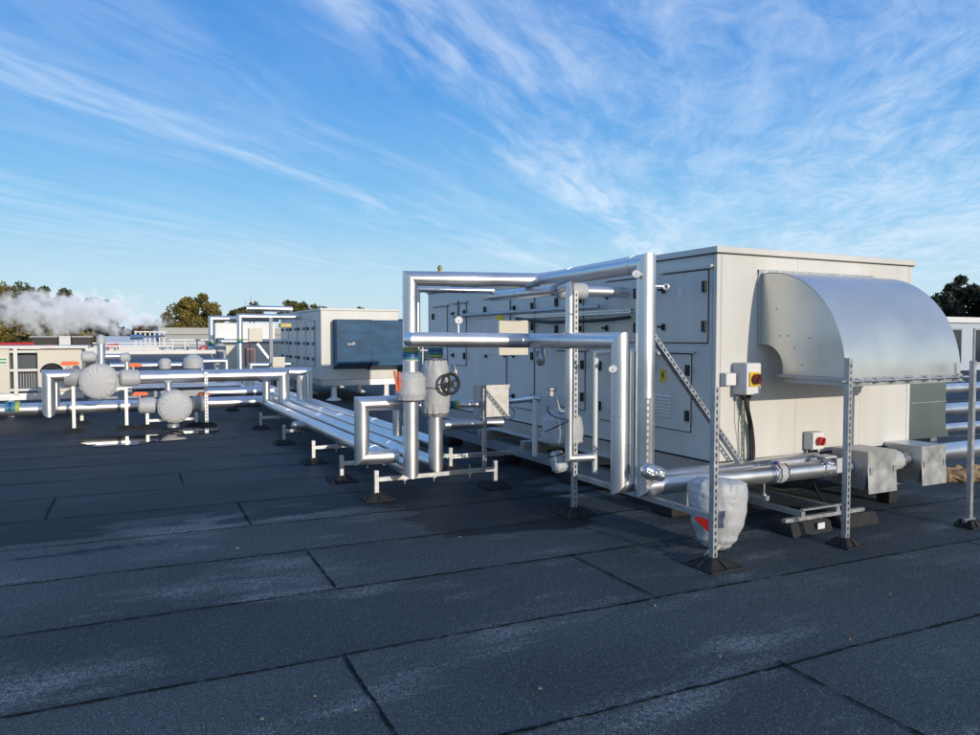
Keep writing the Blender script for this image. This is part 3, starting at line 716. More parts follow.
# big sack under the low pipes
m = MB()
prof = ease([(0, .06), (.05, .105), (.16, .150), (.4, .195), (.6, .212), (.8, .222), (.93, .212), (.985, .16), (1., .02)], 60)
m.lathe((3.98, 4.13, .018), (4.02, 4.17, .545), prof, 90, fold(11, .065, 4))
sk = m.build('valve_sack', 'cloth', label='big grey insulation sack hanging under the low pipe behind the nearest post', cat='insulation sack')
m = MB(); m.bar((3.765, 4.10, .30), (3.82, 3.985, .21), .02, .08); m.build('red_patch', 'red', sk, bev=.004)
m = MB(); m.bar((3.895, 3.945, .35), (3.895, 3.94, .225), .032, .006, (0, 1, 0)); m.build('strap_flap', 'cloth_dark', sk, bev=.003)
cable([(3.93, 4.06, .05), (3.86, 3.99, .10), (3.82, 3.95, .085), (3.74, 3.93, .10), (3.70, 3.93, .07), (3.69, 3.95, .03)], .009, 'pale drawstring trailing from the bottom of the big sack', 'cord', 8, None)
jacket((3.52, 4.44, .60), (3.72, 4.42, .545), [(0, .02), (.08, .045), (.35, .062), (.7, .058), (.92, .045), (1., .012)], 'small crumpled silver foil cap at the foot of the nearest riser', 6, .2, 'foil', 'foil_cap', 'foil cap', None, k=7)
# flange jackets along the low pipe
for i, (xx, ln, rr, lb) in enumerate([(4.92, .12, .082, 'flat grey clamp pad on the low pipe below the thick cable'), (5.42, .20, .095, 'silver wrapped flange on the low pipe beside the hood post'), ]):
    jacket((xx, 4.455, .455), (xx + ln, 4.45, .455), [(0, .076), (.1, rr), (.5, rr * 1.04), (.9, rr), (1., .076)], lb, 20 + i, .06, 'foil' if i else 'cloth', cords=[(.15, rr + .002), (.85, rr + .002)])
m = MB(); m.box(4.93, 5.10, 4.40, 4.50, .542, .560); m.box(5.0, 5.04, 4.43, 4.47, .53, .542); m.build('grey_plate', 'grey_plastic', label='flat grey plate clipped on top of the low pipe', cat='plate', bev=.008)
m = MB(); m.box(4.905, 4.935, 4.40, 4.44, .535, .565); m.build('purple_clip', mat('purple', (.10, .05, .25), .5), label='small purple clip on the low pipe below the cable', cat='clip', bev=.008)
m = MB(); m.box(5.47, 5.62, 4.38, 4.50, .546, .566); m.box(5.57, 5.66, 4.34, 4.36, .42, .55); m.build('strap_buckle', 'grey_plastic', label='grey strap buckle over the wrapped flange next to the metal box', cat='buckle', bev=.008)
# valve boxes
def valve_box(x0, x1, y0, y1, z0, z1, label, mt):
    t = thing('valve_box', label, 'valve box', ((x0 + x1) / 2, (y0 + y1) / 2, z0), 'sheet metal valve boxes')
    zm = z0 + (z1 - z0) * .52
    m = MB(); m.poly([(x0, y0, zm), (x0, y0, z1), (x0, y1, z1), (x0, y1, z0 + .03), (x0, y0 + .03, z0 + .01)], (x1 - x0, 0, 0)); m.build('casing', mt, t, bev=.003)
    m = MB(); m.box(x0 - .003, x1 + .003, y0 - .005, y0 - .0006, zm - .01, z1 + .003); m.build('upper_flap', 'alu_dull', t)
    m = MB(); m.poly([(x0 - .004, y0 - .0065, zm), (x1 + .004, y0 - .0065, zm), (x1 + .005, y0 - .02, z0 - .012), (x0 - .004, y0 - .02, z0 - .012)], (0, .003, 0)); m.build('lower_flap', 'alu_dull', t)
    for xx in (x0 + .03, x1 - .03):
        m = MB(); m.box(xx - .010, xx + .010, y0 - .02, y0 - .0055, zm - .03, zm + .035); m.build('catch', 'galv_paint', t, bev=.003)
    return t
valve_box(5.83, 6.205, 4.24, 4.60, .245, .60, 'boxy sheet metal valve cover right of the hood post, nearer one', 'galv')
valve_box(6.70, 7.06, 4.32, 4.74, .225, .58, 'boxy sheet metal valve cover further right, end of the low pipe', 'galv_paint')
pipe([(6.206, 4.42, .455), (6.696, 4.46, .455)], .055, 'short silver pipe between the two sheet metal covers', group='silver insulated pipes by the near unit', pitch=0)
jacket((6.30, 4.43, .455), (6.58, 4.45, .455), [(0, .06), (.15, .09), (.5, .095), (.85, .09), (1., .06)], 'grey wrapped joint between the two sheet metal covers', 23, .07, 'cloth', cords=[(.8, .09)])
pipe([(5.62, 4.42, .452), (5.826, 4.42, .452)], .055, 'short silver pipe entering the nearer sheet metal cover', group='silver insulated pipes by the near unit', pitch=0)
pipe([(7.064, 4.55, .45), (11.5, 4.60, .45)], .085, 'silver pipe leaving the further sheet metal cover to the right', group='silver insulated pipes on the right side', pitch=1.0)
t = thing('pipe_stand', 'dark block stand with pale plate below the sheet metal covers', 'pipe stand', (6.7, 4.7, 0))
m = MB(); m.box(6.60, 6.72, 4.56, 4.70, .001, .20); m.build('block', 'rubber', t, bev=.01)
m = MB(); m.box(6.42, 6.76, 4.50, 4.66, .2005, .212); m.build('plate', 'galv', t)
# strut frame with rubber blocks in front of the unit
t = thing('strut_support', 'low galvanised strut frame on two black rubber blocks before the unit', 'support frame', (5.25, 4.3, 0))
m = MB(); m.bar((4.78, 4.215, .118), (5.74, 4.215, .118), .041, .030); m.build('cross_strut', 'galv', t)
m = MB(); m.bar((4.98, 4.19, .155), (4.98, 6.2, .155), .041, .041); m.build('long_strut', 'galv', t)
m = MB(); m.bar((5.40, 4.19, .155), (5.40, 6.2, .155), .041, .041); m.build('long_strut', 'galv', t)
m = MB(); m.bar((5.0, 4.225, .182), (5.56, 4.225, .182), .03, .012); m.build('top_plate', 'galv', t)
for xx in (5.02, 5.60):
    m = MB(); m.poly([(xx - .23, 4.12, .001), (xx + .23, 4.12, .001), (xx + .23, 4.15, .085), (xx + .20, 4.16, .1025), (xx - .20, 4.16, .1025), (xx - .23, 4.15, .085)], (0, .24, 0)); bl = m.build('rubber_block', 'rubber', t, bev=.012)
m = MB(); m.box(5.06, 5.14, 4.112, 4.119, .04, .09); m.build('paper_tag', 'white_plastic', bl)
t = thing('pipe_bracket', 'small bolted bracket hanging below the low pipe beside the sack', 'bracket', (4.82, 4.5, .2))
m = MB(); m.bar((4.80, 4.40, .265), (4.80, 4.90, .265), .041, .041); m.build('strut', 'galv_paint', t)
m = MB(); m.tube([(4.80, 4.44, .285), (4.80, 4.44, .385)], .007, 8); m.tube([(4.80, 4.44, .285), (4.80, 4.44, .297)], .022, 8); m.build('bolt', 'galv', t)
m = MB(); m.bar((4.80, 4.88, .0), (4.80, 4.88, .245), .041, .041); m.build('leg', 'galv_paint', t)
m = MB(); m.bar((4.76, 4.52, .08), (5.1, 5.0, .02), .3, .012); 
# gauges
gauge((3.50, 4.50, 2.085), (-.55, -.83, .05), .033, 'round silver dial on the front of the tall thick riser', (3.60, 4.55, 2.085))
gauge((3.405, 4.66, 1.36), (-.55, -.83, .05), .033, 'round silver dial on the lower thick riser', (3.47, 4.70, 1.36))
gauge((2.815, 6.25, 1.765), (-.3, -.95, .05), .038, 'white thermometer dial standing on the lower pipe arch', (2.82, 6.27, 1.62))
m = MB(); m.tube([(2.822, 6.27, 1.80), (2.822, 6.27, 1.945)], .011, 10); m.build('thermowell', 'dark', label='black rod rising above the white thermometer dial', cat='sensor')
m = MB(); m.lathe((2.78, 6.62, 2.235), (2.78, 6.62, 2.31), [(0, .016), (.4, .016), (.41, .022), (.75, .022), (.76, .009), (1., .008)], 12); m.build('air_vent', 'brass', label='small brass air vent on top of the high pipe', cat='air vent')
t = thing('drain_valve', 'small metal valve hanging under the lower pipe arch', 'valve', (3.50, 5.95, 1.43))
m = MB(); m.lathe((3.52, 5.95, 1.34), (3.52, 5.95, 1.51), [(0, .02), (.1, .04), (.35, .052), (.6, .05), (.75, .03), (1, .02)], 14); m.build('body', 'galv', t)
m = MB(); m.bar((3.44, 5.93, 1.45), (3.60, 5.97, 1.47), .018, .05); m.build('lever', 'galv_paint', t)
t = thing('drain_valve', 'small metal valve right of the tall thick riser, near the top', 'valve', (3.74, 4.52, 1.98))
m = MB(); m.tube([(3.68, 4.54, 2.0), (3.77, 4.51, 2.0)], .012, 10); m.ring((3.785, 4.50, 1.995), (-.5, -.8, 0), .020, .010, 16, 8); m.build('body', 'galv_paint', t)
jacket((3.70, 5.955, 2.05), (4.02, 5.94, 2.05), [(0, .054), (.06, .078), (.5, .08), (.94, .078), (1., .054)], 'pale grey lagging sleeve on the branch pipe under the top pipe', 30, .03)
# cable tray along the unit, tubes, light box
m = MB(); m.slotted((4.40, 5.72, 1.86), (4.40, 8.00, 1.86), (-1, 0, 0)); m.build('cable_channel', 'galv_paint', label='dark perforated channel fixed along the unit wall at head height', cat='channel')
m = MB(); m.tube([(4.42, 6.3, 1.925), (4.42, 10.0, 1.925)], .022, 14); m.build('conduit', 'galv', label='smooth grey conduit above the perforated channel', cat='conduit')
t = thing('control_box', 'cream metal control box behind the lower pipe arch', 'control box', (3.75, 7.1, 1.42))
m = MB(); m.box(3.57, 3.93, 6.91, 7.36, 1.415, 1.79); b_ = m.build('casing', 'panel', t, bev=.006)
m = MB(); m.box(3.575, 3.925, 6.899, 6.9095, 1.42, 1.785); m.build('lid', 'cream', b_)
m = MB(); m.box(3.61, 3.66, 6.95, 7.05, 1.7905, 1.84); m.build('yellow_cap', 'yellow', t)
m = MB(); m.bar((3.9305, 7.2, 1.60), (4.4985, 7.2, 1.60), .041, .041); m.build('mounting_arm', 'galv', t)
cable([(4.40, 5.75, 1.80), (4.36, 6.2, 1.78), (4.37, 6.9, 1.78), (4.36, 7.2, 1.78), (4.38, 8.0, 1.84)], .018, 'bundle of dark cables slung below the perforated channel', 'dark', 8, None)
pipe([(4.26, 6.12, 1.47), (4.26, 6.12, .24)], .030, 'white condensate downpipe beside the louvred door', 'downpipe', 'white condensate downpipes', 0, 'white_plastic', 18, cat='downpipe')
m = MB(); m.tube([(4.26, 6.12, 1.33), (4.26, 6.12, 1.40)], .036, 18); m.tube([(4.26, 6.12, 1.45), (4.40, 6.0, 1.47), (4.40, 5.3, 1.475)], .028, 14)
m.build('condensate_pipe', 'white_plastic', label='white pipe collar and arm on top of the condensate downpipe', cat='downpipe')
pipe([(4.20, 7.22, .90), (4.20, 7.22, .26)], .032, 'short white downpipe behind the perforated upright', 'downpipe', 'white condensate downpipes', 0, 'white_plastic', 18, cat='downpipe')
m = MB(); m.box(4.30, 4.345, 5.05, 11.0, .225, .2445) 
m = MB(); m.slotted((3.60, 8.36, .13), (4.95, 8.22, .13), (0, -1, 0), .05, .05); m.build('cable_tray', 'galv_paint', label='slotted metal tray lying on the roof behind the low bar', cat='cable tray')
# supports below the run of pipes
t = thing('pipe_support', 'pipe support nearest the camera, under the two risers with jackets', 'pipe support', (2.9, 7.0, 0), 'feet and bars carrying the low pipes')
def support_geo(t, xa, xb, yy, zb, top):
    m = MB(); m.bar((xa + .02, yy, zb), (xb - .02, yy, zb), .036, .041); m.build('crossbar', 'galv', t)
    for xx in (xa, xb):
        m = MB(); m.box(xx - .0205, xx + .0205, yy - .0215, yy + .0215, .05, top); m.build('leg', 'galv', t)
        foot_pad(t, xx, yy, .145)
    for xx in (xa + .3, xa + .62, xb - .3):
        m = MB(); m.tube([(xx, yy, zb - .07), (xx, yy, zb + .07)], .006, 8); m.box(xx - .018, xx + .018, yy - .018, yy + .018, zb - .032, zb - .022); m.build('bolt', 'galv_paint', t)
support_geo(t, 2.25, 3.575, 7.0, .195, .285)
sup_labels = {8.06: 'pipe support second from the camera, left foot by the pipe loop', 9.41: 'pipe support third from the camera, mid-way along the low pipes', 11.3: 'pipe support fourth from the camera along the low pipes', 13.36: 'pipe support just before the front corner of the left pipework', 17.0: 'pipe support under the low pipes behind the left pipework'}
for yy, lb in sup_labels.items():
    c_ = copy_tree(t); c_['label'] = lb; c_.location = (2.84, yy, 0)
m = MB(); m.lathe((2.3, 11.2, .30), (2.62, 11.3, .22), [(0, .04), (.3, .07), (.8, .075), (1, .05)], 16); m.build('pipe_clip', 'alu_dull', label='silver pipe offcut wedged on the crossbar below the low pipes', cat='pipe clip')

# ------------------------------------------------------------------ right side, beyond the near unit
t = thing('exhaust_duct', 'grey-green metal exhaust duct standing right of the near unit', 'duct', (8.6, 5.7, 0))
m = MB()
pf = [(8.22, .40), (8.22, 1.34), (8.98, 1.34), (8.98, .62), (9.0, .50), (9.06, .40)]
m.poly([(x, 5.5, z) for x, z in pf][::-1], (0, 1.4, 0)); m.build('casing', 'greygreen', t, bev=.004)
m = MB(); m.box(8.10, 8.219, 5.55, 6.8, .55, .86); m.build('side_port', 'dark', t)
m = MB(); m.box(8.30, 8.98, 5.490, 5.4985, .828, .836); m.build('bright_seam', 'galv', t)
m = MB(); m.box(8.24, 8.36, 5.6, 5.8, 0, .3995); m.build('leg', 'galv_paint', t)
m = MB(); m.box(8.86, 8.98, 5.6, 5.8, 0, .3995); m.build('leg', 'galv_paint', t)
m = MB(); m.box(8.24, 8.36, 6.6, 6.8, 0, .3995); m.build('leg', 'galv_paint', t)
pipe([(9.6, 8.2, .30), (22, 8.2, .30)], .11, 'silver pipe crossing the roof right of the grey-green duct', group='silver insulated pipes on the right side')
pipe([(11, 11.6, .30), (30, 11.6, .30)], .13, 'white-topped pipe furthest back on the right side', group='silver insulated pipes on the right side')
pipe([(9.4, 7.4, .12), (20, 7.4, .12)], .07, 'low thin pipe lying on the roof on the right side', group='silver insulated pipes on the right side')
m = MB(); random.seed(3)
m.lathe((8.12, 5.0, .075), (9.1, 4.75, .08), ease([(0, .03), (.06, .07), (.3, .10), (.55, .085), (.8, .11), (1, .04)], 22), 18, lambda t, th: 1 + .5 * nz((math.cos(th), math.sin(th), t * 6), 1.7, 41) + .35 * nz((math.cos(th), math.sin(th), t * 14), 2.6, 44), smooth=False)
m.build('crumpled_sheet', 'cardboard', label='crumpled brown wrapping lying on the roof at the right edge', cat='wrapping')
t = thing('plant_building', 'white flat-roofed building with dark window at the right edge', 'building', (44, 26, 0))
m = MB(); m.box(31, 60, 22.0, 30, 0, 2.35); m.build('wall', mat('shaded_white', (.45, .52, .60), .6, 0., .05, 1.), t)  # bluish shade of the wall mixed into its white
m = MB(); m.box(30.8, 60.2, 21.8, 30.2, 2.352, 2.62); m.build('roof', 'far_white', t)
m = MB(); m.box(33.6, 37, 21.93, 21.997, .3, 2.1); wi = m.build('window', 'far_grey', t)
m = MB(); m.box(33.7, 36.9, 21.915, 21.9285, .4, 2.0); m.build('pane', 'glass_dark', wi)
m = MB(); m.box(38, 43, 21.93, 21.997, .3, 2.1); wi = m.build('window', 'far_grey', t)
m = MB(); m.box(38.1, 42.9, 21.915, 21.9285, .4, 2.0); m.build('pane', 'glass_dark', wi)

# ------------------------------------------------------------------ second air handling unit
a2 = thing('air_handling_unit', 'cream air handling unit further back with square hood, dark blue reflection painted on', 'air handling unit', (4.55, 18.6, 0), 'air handling units on the roof')
m = MB(); m.box(4.55, 6.62, 18.6, 23.8, .53, 2.30); m.build('casing', 'panel', a2, bev=.01)
m = MB(); m.box(4.53, 6.64, 18.58, 23.82, 2.302, 2.36); m.build('roof_cap', 'roofcap', a2, bev=.008)
m = MB(); m.box(4.55, 6.62, 18.6, 18.66, .38, .525); m.box(4.55, 4.61, 18.662, 23.8, .38, .525); m.box(6.56, 6.62, 18.662, 23.8, .38, .525); m.build('base_rail', 'galv_paint', a2)
for x in (4.9, 6.3):
    for y in (18.72, 21.2, 23.5):
        m = MB(); m.box(x - .06, x + .06, y - .06, y + .06, .09, .3795); m.build('leg', 'white_plastic', a2)
        m = MB(); m.lathe((x, y, 0), (x, y, .0895), [(0, .20), (.2, .19), (1, .07)], 16); m.build('foot', 'white_plastic', a2)
h2 = MB()
h2.poly([(4.86, 18.597, 2.07), (4.86, 18.20, 2.07), (4.86, 18.17, .95), (4.86, 18.597, .80)][::-1], (.88, 0, 0))
hd = h2.build('hood', 'hood_blue_reflection', a2, bev=.006)
h3 = MB(); h3.poly([(5.755, 18.597, 2.06), (5.755, 18.20, 2.06), (5.755, 18.17, .90), (5.755, 18.597, .76)][::-1], (.86, 0, 0)); h3.build('hood', 'hood_blue_reflection', a2, bev=.006)
m = MB(); m.box(5.741, 5.754, 18.19, 18.59, .86, 2.06); m.build('divider', 'hood_blue_reflection', a2)
m = MB(); m.box(5.1, 5.3, 18.14, 18.178, 1.42, 1.47); m.box(5.22, 5.30, 18.13, 18.16, 1.44, 1.50); m.build('latch', 'far_grey', hd)
m = MB(); m.box(6.625, 6.66, 18.3, 18.7, .35, 2.1); m.build('side_strip', 'gap', a2)
def door2(y0, y1, z0, z1, lt=True):
    m = MB(); m.box(4.532, 4.5495, y0, y1, z0, z1); d = m.build('access_door', 'panel', a2)
    m = MB(); m.box(4.540, 4.549, y0 - .008, y1 + .008, z0 - .008, z1 + .008); m.build('gasket', 'gap' if y0 < 19.5 else 'panel', d)
    if lt:
        for z in (z0 + .2, (z0 + z1) / 2, z1 - .2):
            m = MB(); m.box(4.48, 4.5315, y0 + .02, y0 + .08, z - .04, z + .04); m.build('latch', 'latch_grey', d)
            m = MB(); m.box(4.48, 4.5315, y1 - .08, y1 - .02, z - .04, z + .04); m.build('hinge', 'dark', d)
door2(19.25, 19.95, .85, 2.05); door2(20.3, 21.1, .85, 2.05); door2(21.4, 22.2, .85, 2.05); door2(22.6, 23.4, .85, 2.05)

# frames of pipe beside the second unit
gp = 'thin silver pipes beside the second unit'
pipe([(2.92, 21.0, .36), (2.92, 21.0, 2.19), (4.52, 21.0, 2.19)], .075, 'silver pipe portal nearest the second unit, right upright', group=gp, pitch=0, n=18)
pipe([(2.5, 24.0, .95), (2.5, 24.0, 2.20), (4.52, 24.0, 2.20)], .085, 'silver pipe portal behind the nearer one, left upright', group=gp, pitch=0, n=18)
pipe([(3.3, 22.3, 2.46), (4.6, 22.3, 2.46)], .085, 'silver pipe laid across above the two portals', group=gp, pitch=.28, n=18)
pipe([(2.6, 23.0, 1.50), (4.5, 23.0, 1.50)], .06, 'silver rail pipe halfway up behind the portals', group=gp, pitch=0, n=16)
tape((2.92, 21.0, 1.52), (0, 0, 1), .085, .14, TAPE, 'tape on the right upright of the nearer silver portal')
tape((2.5, 24.0, 1.42), (0, 0, 1), .095, .14, TAPE, 'tape on the left upright of the farther silver portal')
tape((2.78, 24.2, 1.52), (0, 0, 1), .12, .16, TAPE, 'tape on the short jacketed pipe between the two portals')
jacket((2.5, 24.0, .9), (2.5, 24.0, 1.28), [(0, .1), (.1, .17), (.8, .17), (1., .1)], 'small grey jacket at the foot of the farther portal', 50, .05)
jacket((2.78, 24.2, .9), (2.78, 24.2, 1.45), [(0, .1), (.1, .18), (.75, .17), (1., .1)], 'tall small grey jacket between the two portals', 51, .05)
pipe([(1.62, 17.6, .8), (1.62, 17.6, 1.08), (2.15, 17.6, 1.08), (2.15, 17.6, .8)], .05, 'small silver pipe arch in front of the portals', group=gp, pitch=0, n=16)
pipe([(2.92, 19.2, .36), (2.92, 19.2, .93), (3.9, 19.2, .93)], .05, 'low silver pipe bent right below the cream boxes', group=gp, pitch=0, n=16)
for (x, y, z, s, lb) in ((3.25, 20.6, 1.68, .18, 'upper square cream box on the pipe frame by the second unit'), (3.55, 19.0, .97, .155, 'lower square cream box on a post by the second unit')):
    m = MB(); m.box(x - s, x + s, y - .12, y, z - s, z + s); b_ = m.build('control_box', 'cream', label=lb, cat='control box', group='cream boxes on the pipe frames', bev=.01)
    m = MB(); m.box(x - s + .02, x + s - .02, y - .13, y - .1205, z - s + .02, z + s - .02); m.build('lid', 'cream', b_)
m = MB(); m.slotted((3.62, 20.3, .1), (3.62, 20.3, 2.15), (0, -1, 0), .08, .06); m.build('strut_upright', 'far_grey', label='grey upright strut between the two cream boxes', cat='strut')
m = MB(); m.slotted((3.28, 20.4, 1.45), (3.6, 20.4, 1.02), (0, -1, 0), .05, .05); m.build('diagonal_brace', 'galv_paint', label='short diagonal strut below the upper cream box', cat='brace')
m = MB(); m.box(3.85, 4.15, 20.2, 20.45, 1.88, 2.0); m.build('yellow_actuator', mat('actuator', (.55, .45, .16), .5), label='yellowish valve actuator under the portal beside the unit', cat='actuator', bev=.02)
t = thing('red_valve', 'dark red valve spindle behind the upper cream box', 'valve', (3.4, 22.5, .8))
m = MB(); m.tube([(3.4, 22.5, .5), (3.4, 22.5, 1.5)], .025, 8); m.build('spindle', 'darkred', t)
m = MB(); m.box(3.25, 3.30, 22.45, 22.5, .75, 1.25); m.box(3.5, 3.55, 22.45, 22.5, .75, 1.25); m.box(3.2501, 3.5499, 22.451, 22.499, 1.2505, 1.30); m.build('yoke', 'darkred', t)
t = thing('red_valve', 'bright red valve wheel left of the farther portal', 'valve', (2.2, 23.5, 1.2), )
m = MB(); m.ring((2.22, 23.5, 1.25), (0, 1, .2), .10, .03, 18, 8); m.build('wheel', 'red', t)
m = MB(); m.tube([(2.22, 23.5, .9), (2.22, 23.52, 1.25)], .03, 8); m.build('spindle', 'red', t)
# sunlit cabinets behind the portals
t = thing('air_handling_unit', 'pale low unit behind the silver portals, partly hidden', 'air handling unit', (3.9, 27.5, 0), 'air handling units on the roof')
m = MB(); m.box(3.0, 5.4, 27.5, 31, .3, 1.46); m.build('casing', 'cream', t)
m = MB(); m.box(2.95, 5.45, 27.45, 31.05, 1.462, 1.56); m.build('roof_cap', 'panel_white', t)
m = MB(); m.box(3.1, 3.3, 27.6, 27.8, 0, .2995); m.box(5.1, 5.3, 27.6, 27.8, 0, .2995); m.build('leg', 'galv_paint', t)
m = MB(); m.poly([(3.1, 28.4, 1.562), (3.1, 28.4, 2.15), (3.1, 30.4, 2.15), (3.1, 30.4, 1.562)], (2.1, 0, 0)); m.build('upper_casing', 'panel_white', t)

# ------------------------------------------------------------------ pump and pipe group on the left
gl = 'thick silver pipes of the left pipework'
pipe([(-5., 15.25, .35), (2.555, 15.25, .33)], .112, 'front low silver pipe of the left pipework', group=gl, pitch=1.3)
pipe([(1.5, 15.75, .50), (2.62, 15.75, .50), (2.845, 15.75, .50)], .10, 'second low silver pipe behind the front one, right part', group=gl, pitch=0)
pipe([(.26, 14.45, .90), (2.80, 14.45, .905), (2.80, 14.45, .33)], .115, 'upper silver pipe of the left pipework ending in a downward bend', group=gl, pitch=1.4, start=1.25)
pipe([(2.9, 14.75, .93), (3.34, 14.75, .93), (3.34, 14.75, .33)], .085, 'silver bend behind the upper pipe, dropping to the inner low pipe', group=gl, pitch=0)
pipe([(2.52, 14.7, .86), (2.52, 14.7, .33)], .075, 'silver upright under the upper pipe, left of its bend', group=gl, pitch=0)
pipe([(3.16, 14.55, .86), (3.16, 14.55, .33)], .085, 'silver upright just left of the last bend', group=gl, pitch=0)
pipe([(2.40, 15.95, .75), (2.40, 15.95, .33)], .09, 'short silver upright behind the front low pipe end', group=gl, pitch=0)
pipe([(-.70, 14.4, .965), (-1.09, 14.4, .965), (-1.09, 14.4, .37), (-1.09, 15.2, .37)], .10, 'silver elbow pipe turning down at the left end', group=gl, pitch=0)
pipe([(-.62, 14.6, 1.0), (-1.0, 14.6, 1.0), (-1.0, 14.6, .42)], .06, 'thin silver elbow pipe behind the left elbow', group=gl, pitch=0, n=16)
tape((-1.70, 15.25, .37), (1, 0, 0), .121, .22, TAPE, 'tape round the front low pipe at its left end')
m = MB()
prv = [V((-1.06 - .115 * math.cos(t), 14.75, 1.0 + .10 * math.sin(t))) for t in [i * math.pi / 12 for i in range(13)]]
m.tube(prv, .068, 16); m.build('rubber_elbow', 'rubber', label='black rubber pipe elbow above the left silver elbow', cat='pipe elbow')
gj = 'round grey pump jackets on the left'
def drum(cx, y, z, r, ln, label, seed):
    m = MB()
    prof = [(0, r * .2), (.012, r * .5), (.03, r * .75), (.07, r * .93), (.14, r), (.5, r * 1.02), (.86, r), (.95, r * .9), (1, r * .5)]
    m.lathe((cx, y - ln / 2, z), (cx, y + ln / 2, z), [(t, q) for t, q in prof[:1]] + ease(prof, 60)[1:], 88, lambda t, th: 1 + .018 * math.sin(15 * th + 3 * nz((math.cos(th), math.sin(th), t), 1, seed)) * (1 if t < .2 or t > .8 else .2) + .05 * nz((math.cos(th), math.sin(th), t * 2), 1.2, seed),
            fa=lambda t, th: .007 * max(0., nz((math.cos(th), math.sin(th), 3), 1.4, seed + 9) + .6) * min(1, t * 25) * (1 if t < .16 else 0) * (math.sin(17 * th + 5 * nz((math.cos(th), math.sin(th), t * 9), 1.1, seed)) + 1.2 * nz((math.cos(th) * 2, math.sin(th) * 2, t * 20), 1.6, seed + 5)))
    o = m.build('pump_jacket', 'cloth', label=label, cat='pump jacket', group=gj)
    m = MB(); n = 40
    m.tube([(cx + r * .97 * math.cos(6.2832 * i / n), y - ln * .37, z + r * .97 * math.sin(6.2832 * i / n)) for i in range(n + 1)], .012, 6); m.build('seam_piping', 'cord', o)
    return o
drum(-.335, 14.35, .86, .300, .5, 'large round grey pump jacket higher up on the left', 1)
drum(.85, 14.3, .385, .285, .5, 'large round grey pump jacket close to the roof', 2)
gsm = 'small grey valve jackets on the left'
jacket((-.88, 14.45, .93), (-.58, 14.45, .92), [(0, .08), (.1, .15), (.5, .165), (.9, .15), (1., .09)], 'small grey jacket between the left elbow and the higher round one', 52, .05, 'cloth_dark', group=gsm)
jacket((-.03, 14.35, .90), (.30, 14.4, .90), [(0, .08), (.1, .14), (.5, .15), (.9, .14), (1., .10)], 'small grey jacket right of the higher round pump jacket', 53, .05, group=gsm)
jacket((.26, 14.4, .40), (.56, 14.4, .40), [(0, .10), (.1, .14), (.5, .15), (.9, .145), (1., .11)], 'small grey jacket left of the lower round pump jacket', 54, .05, group=gsm)
jacket((1.14, 14.4, .40), (1.42, 14.4, .40), [(0, .10), (.1, .14), (.5, .155), (.9, .145), (1., .11)], 'small grey jacket right of the lower round pump jacket', 55, .05, 'cloth_dark', group=gsm)
pipe([(-.295, 14.4, 1.1), (-.295, 14.4, 1.52)], .065, 'short silver upright above the higher round pump jacket', group=gl, pitch=0, n=18)
jacket((-.295, 14.4, 1.48), (-.295, 14.4, 1.66), [(0, .05), (.15, .075), (.8, .07), (1., .03)], 'knob-like grey cap on the short upright pipe', 56, .06, group=gsm)
jacket((-.60, 14.4, 1.28), (-.37, 14.4, 1.28), [(0, .05), (.1, .09), (.8, .09), (1., .05)], 'tiny grey jacket left of the short upright pipe', 57, .08, group=gsm)
pipe([(-.23, 14.4, 1.28), (.06, 14.4, 1.28), (.10, 14.4, 1.28), (.10, 14.4, .98)], .045, 'thin silver pipe bent over to the right jacket', group=gl, pitch=0, n=16)
jacket((-.01, 14.38, 1.25), (.16, 14.38, 1.27), [(0, .04), (.15, .085), (.8, .085), (1., .04)], 'tiny grey jacket on the thin bent pipe', 58, .12, group=gsm)
m = MB(); m.tube([(.76, 14.4, .66), (.76, 14.4, .80)], .06, 16); m.build('vent_stub', 'alu', label='short silver stub on top of the lower round pump jacket', cat='pipe stub')
m = MB(); m.lathe((.83, 14.35, 0), (.83, 14.35, .10), [(0, .11), (.5, .10), (1, .06)], 16); m.build('drain_fitting', 'alu_dull', label='stubby drain foot under the lower round pump jacket', cat='drain')
def lever(x, y, z, dx, label):
    t = thing('valve_lever', label, 'valve lever', (x, y, z), 'orange valve levers')
    m = MB(); m.poly([(x - .12, y, z), (x - .08, y, z + .045), (x + .08 + dx, y, z + .045), (x + .13 + dx, y, z + .01), (x + .09 + dx, y, z - .02), (x - .09, y, z - .02)], (0, .05, 0)); m.build('handle', 'orange', t, bev=.012)
    m = MB(); m.tube([(x, y + .02, z - .09), (x, y + .02, z)], .02, 8); m.build('spindle', 'galv', t)
lever(-.80, 14.40, 1.155, .05, 'orange lever above the small jacket by the left elbow')
lever(.20, 14.40, 1.11, .02, 'orange lever above the right end of the higher round jacket')
lever(.29, 14.40, .60, .02, 'orange lever left of the lower round pump jacket')
lever(1.36, 14.40, .56, .0, 'orange lever right of the lower round pump jacket')
def small_post(x, y, h, label, slotted=False):
    t = thing('support_post', label, 'post', (x, y, 0), 'roof support posts')
    m = MB()
    if slotted: m.slotted((x, y, .05), (x, y, h), (0, -1, 0), .055, .05, .06, .035, .02)
    else: m.box(x - .026, x + .026, y - .026, y + .026, .05, h)
    m.build('pole', 'galv', t); foot_pad(t, x, y, .17)
small_post(-.725, 14.36, .78, 'white post under the small jacket beside the left elbow')
small_post(.08, 14.42, .74, 'white post under the right end of the higher round jacket')
small_post(1.385, 14.28, .98, 'slotted post in front of the upper pipe, right of the lower jacket', True)
small_post(-.66, 15.6, .30, 'short post behind the front low pipe near the left elbow')
t = thing('pump_cradle', 'low white cradle frame under the lower round pump jacket', 'cradle', (.8, 14.4, 0))
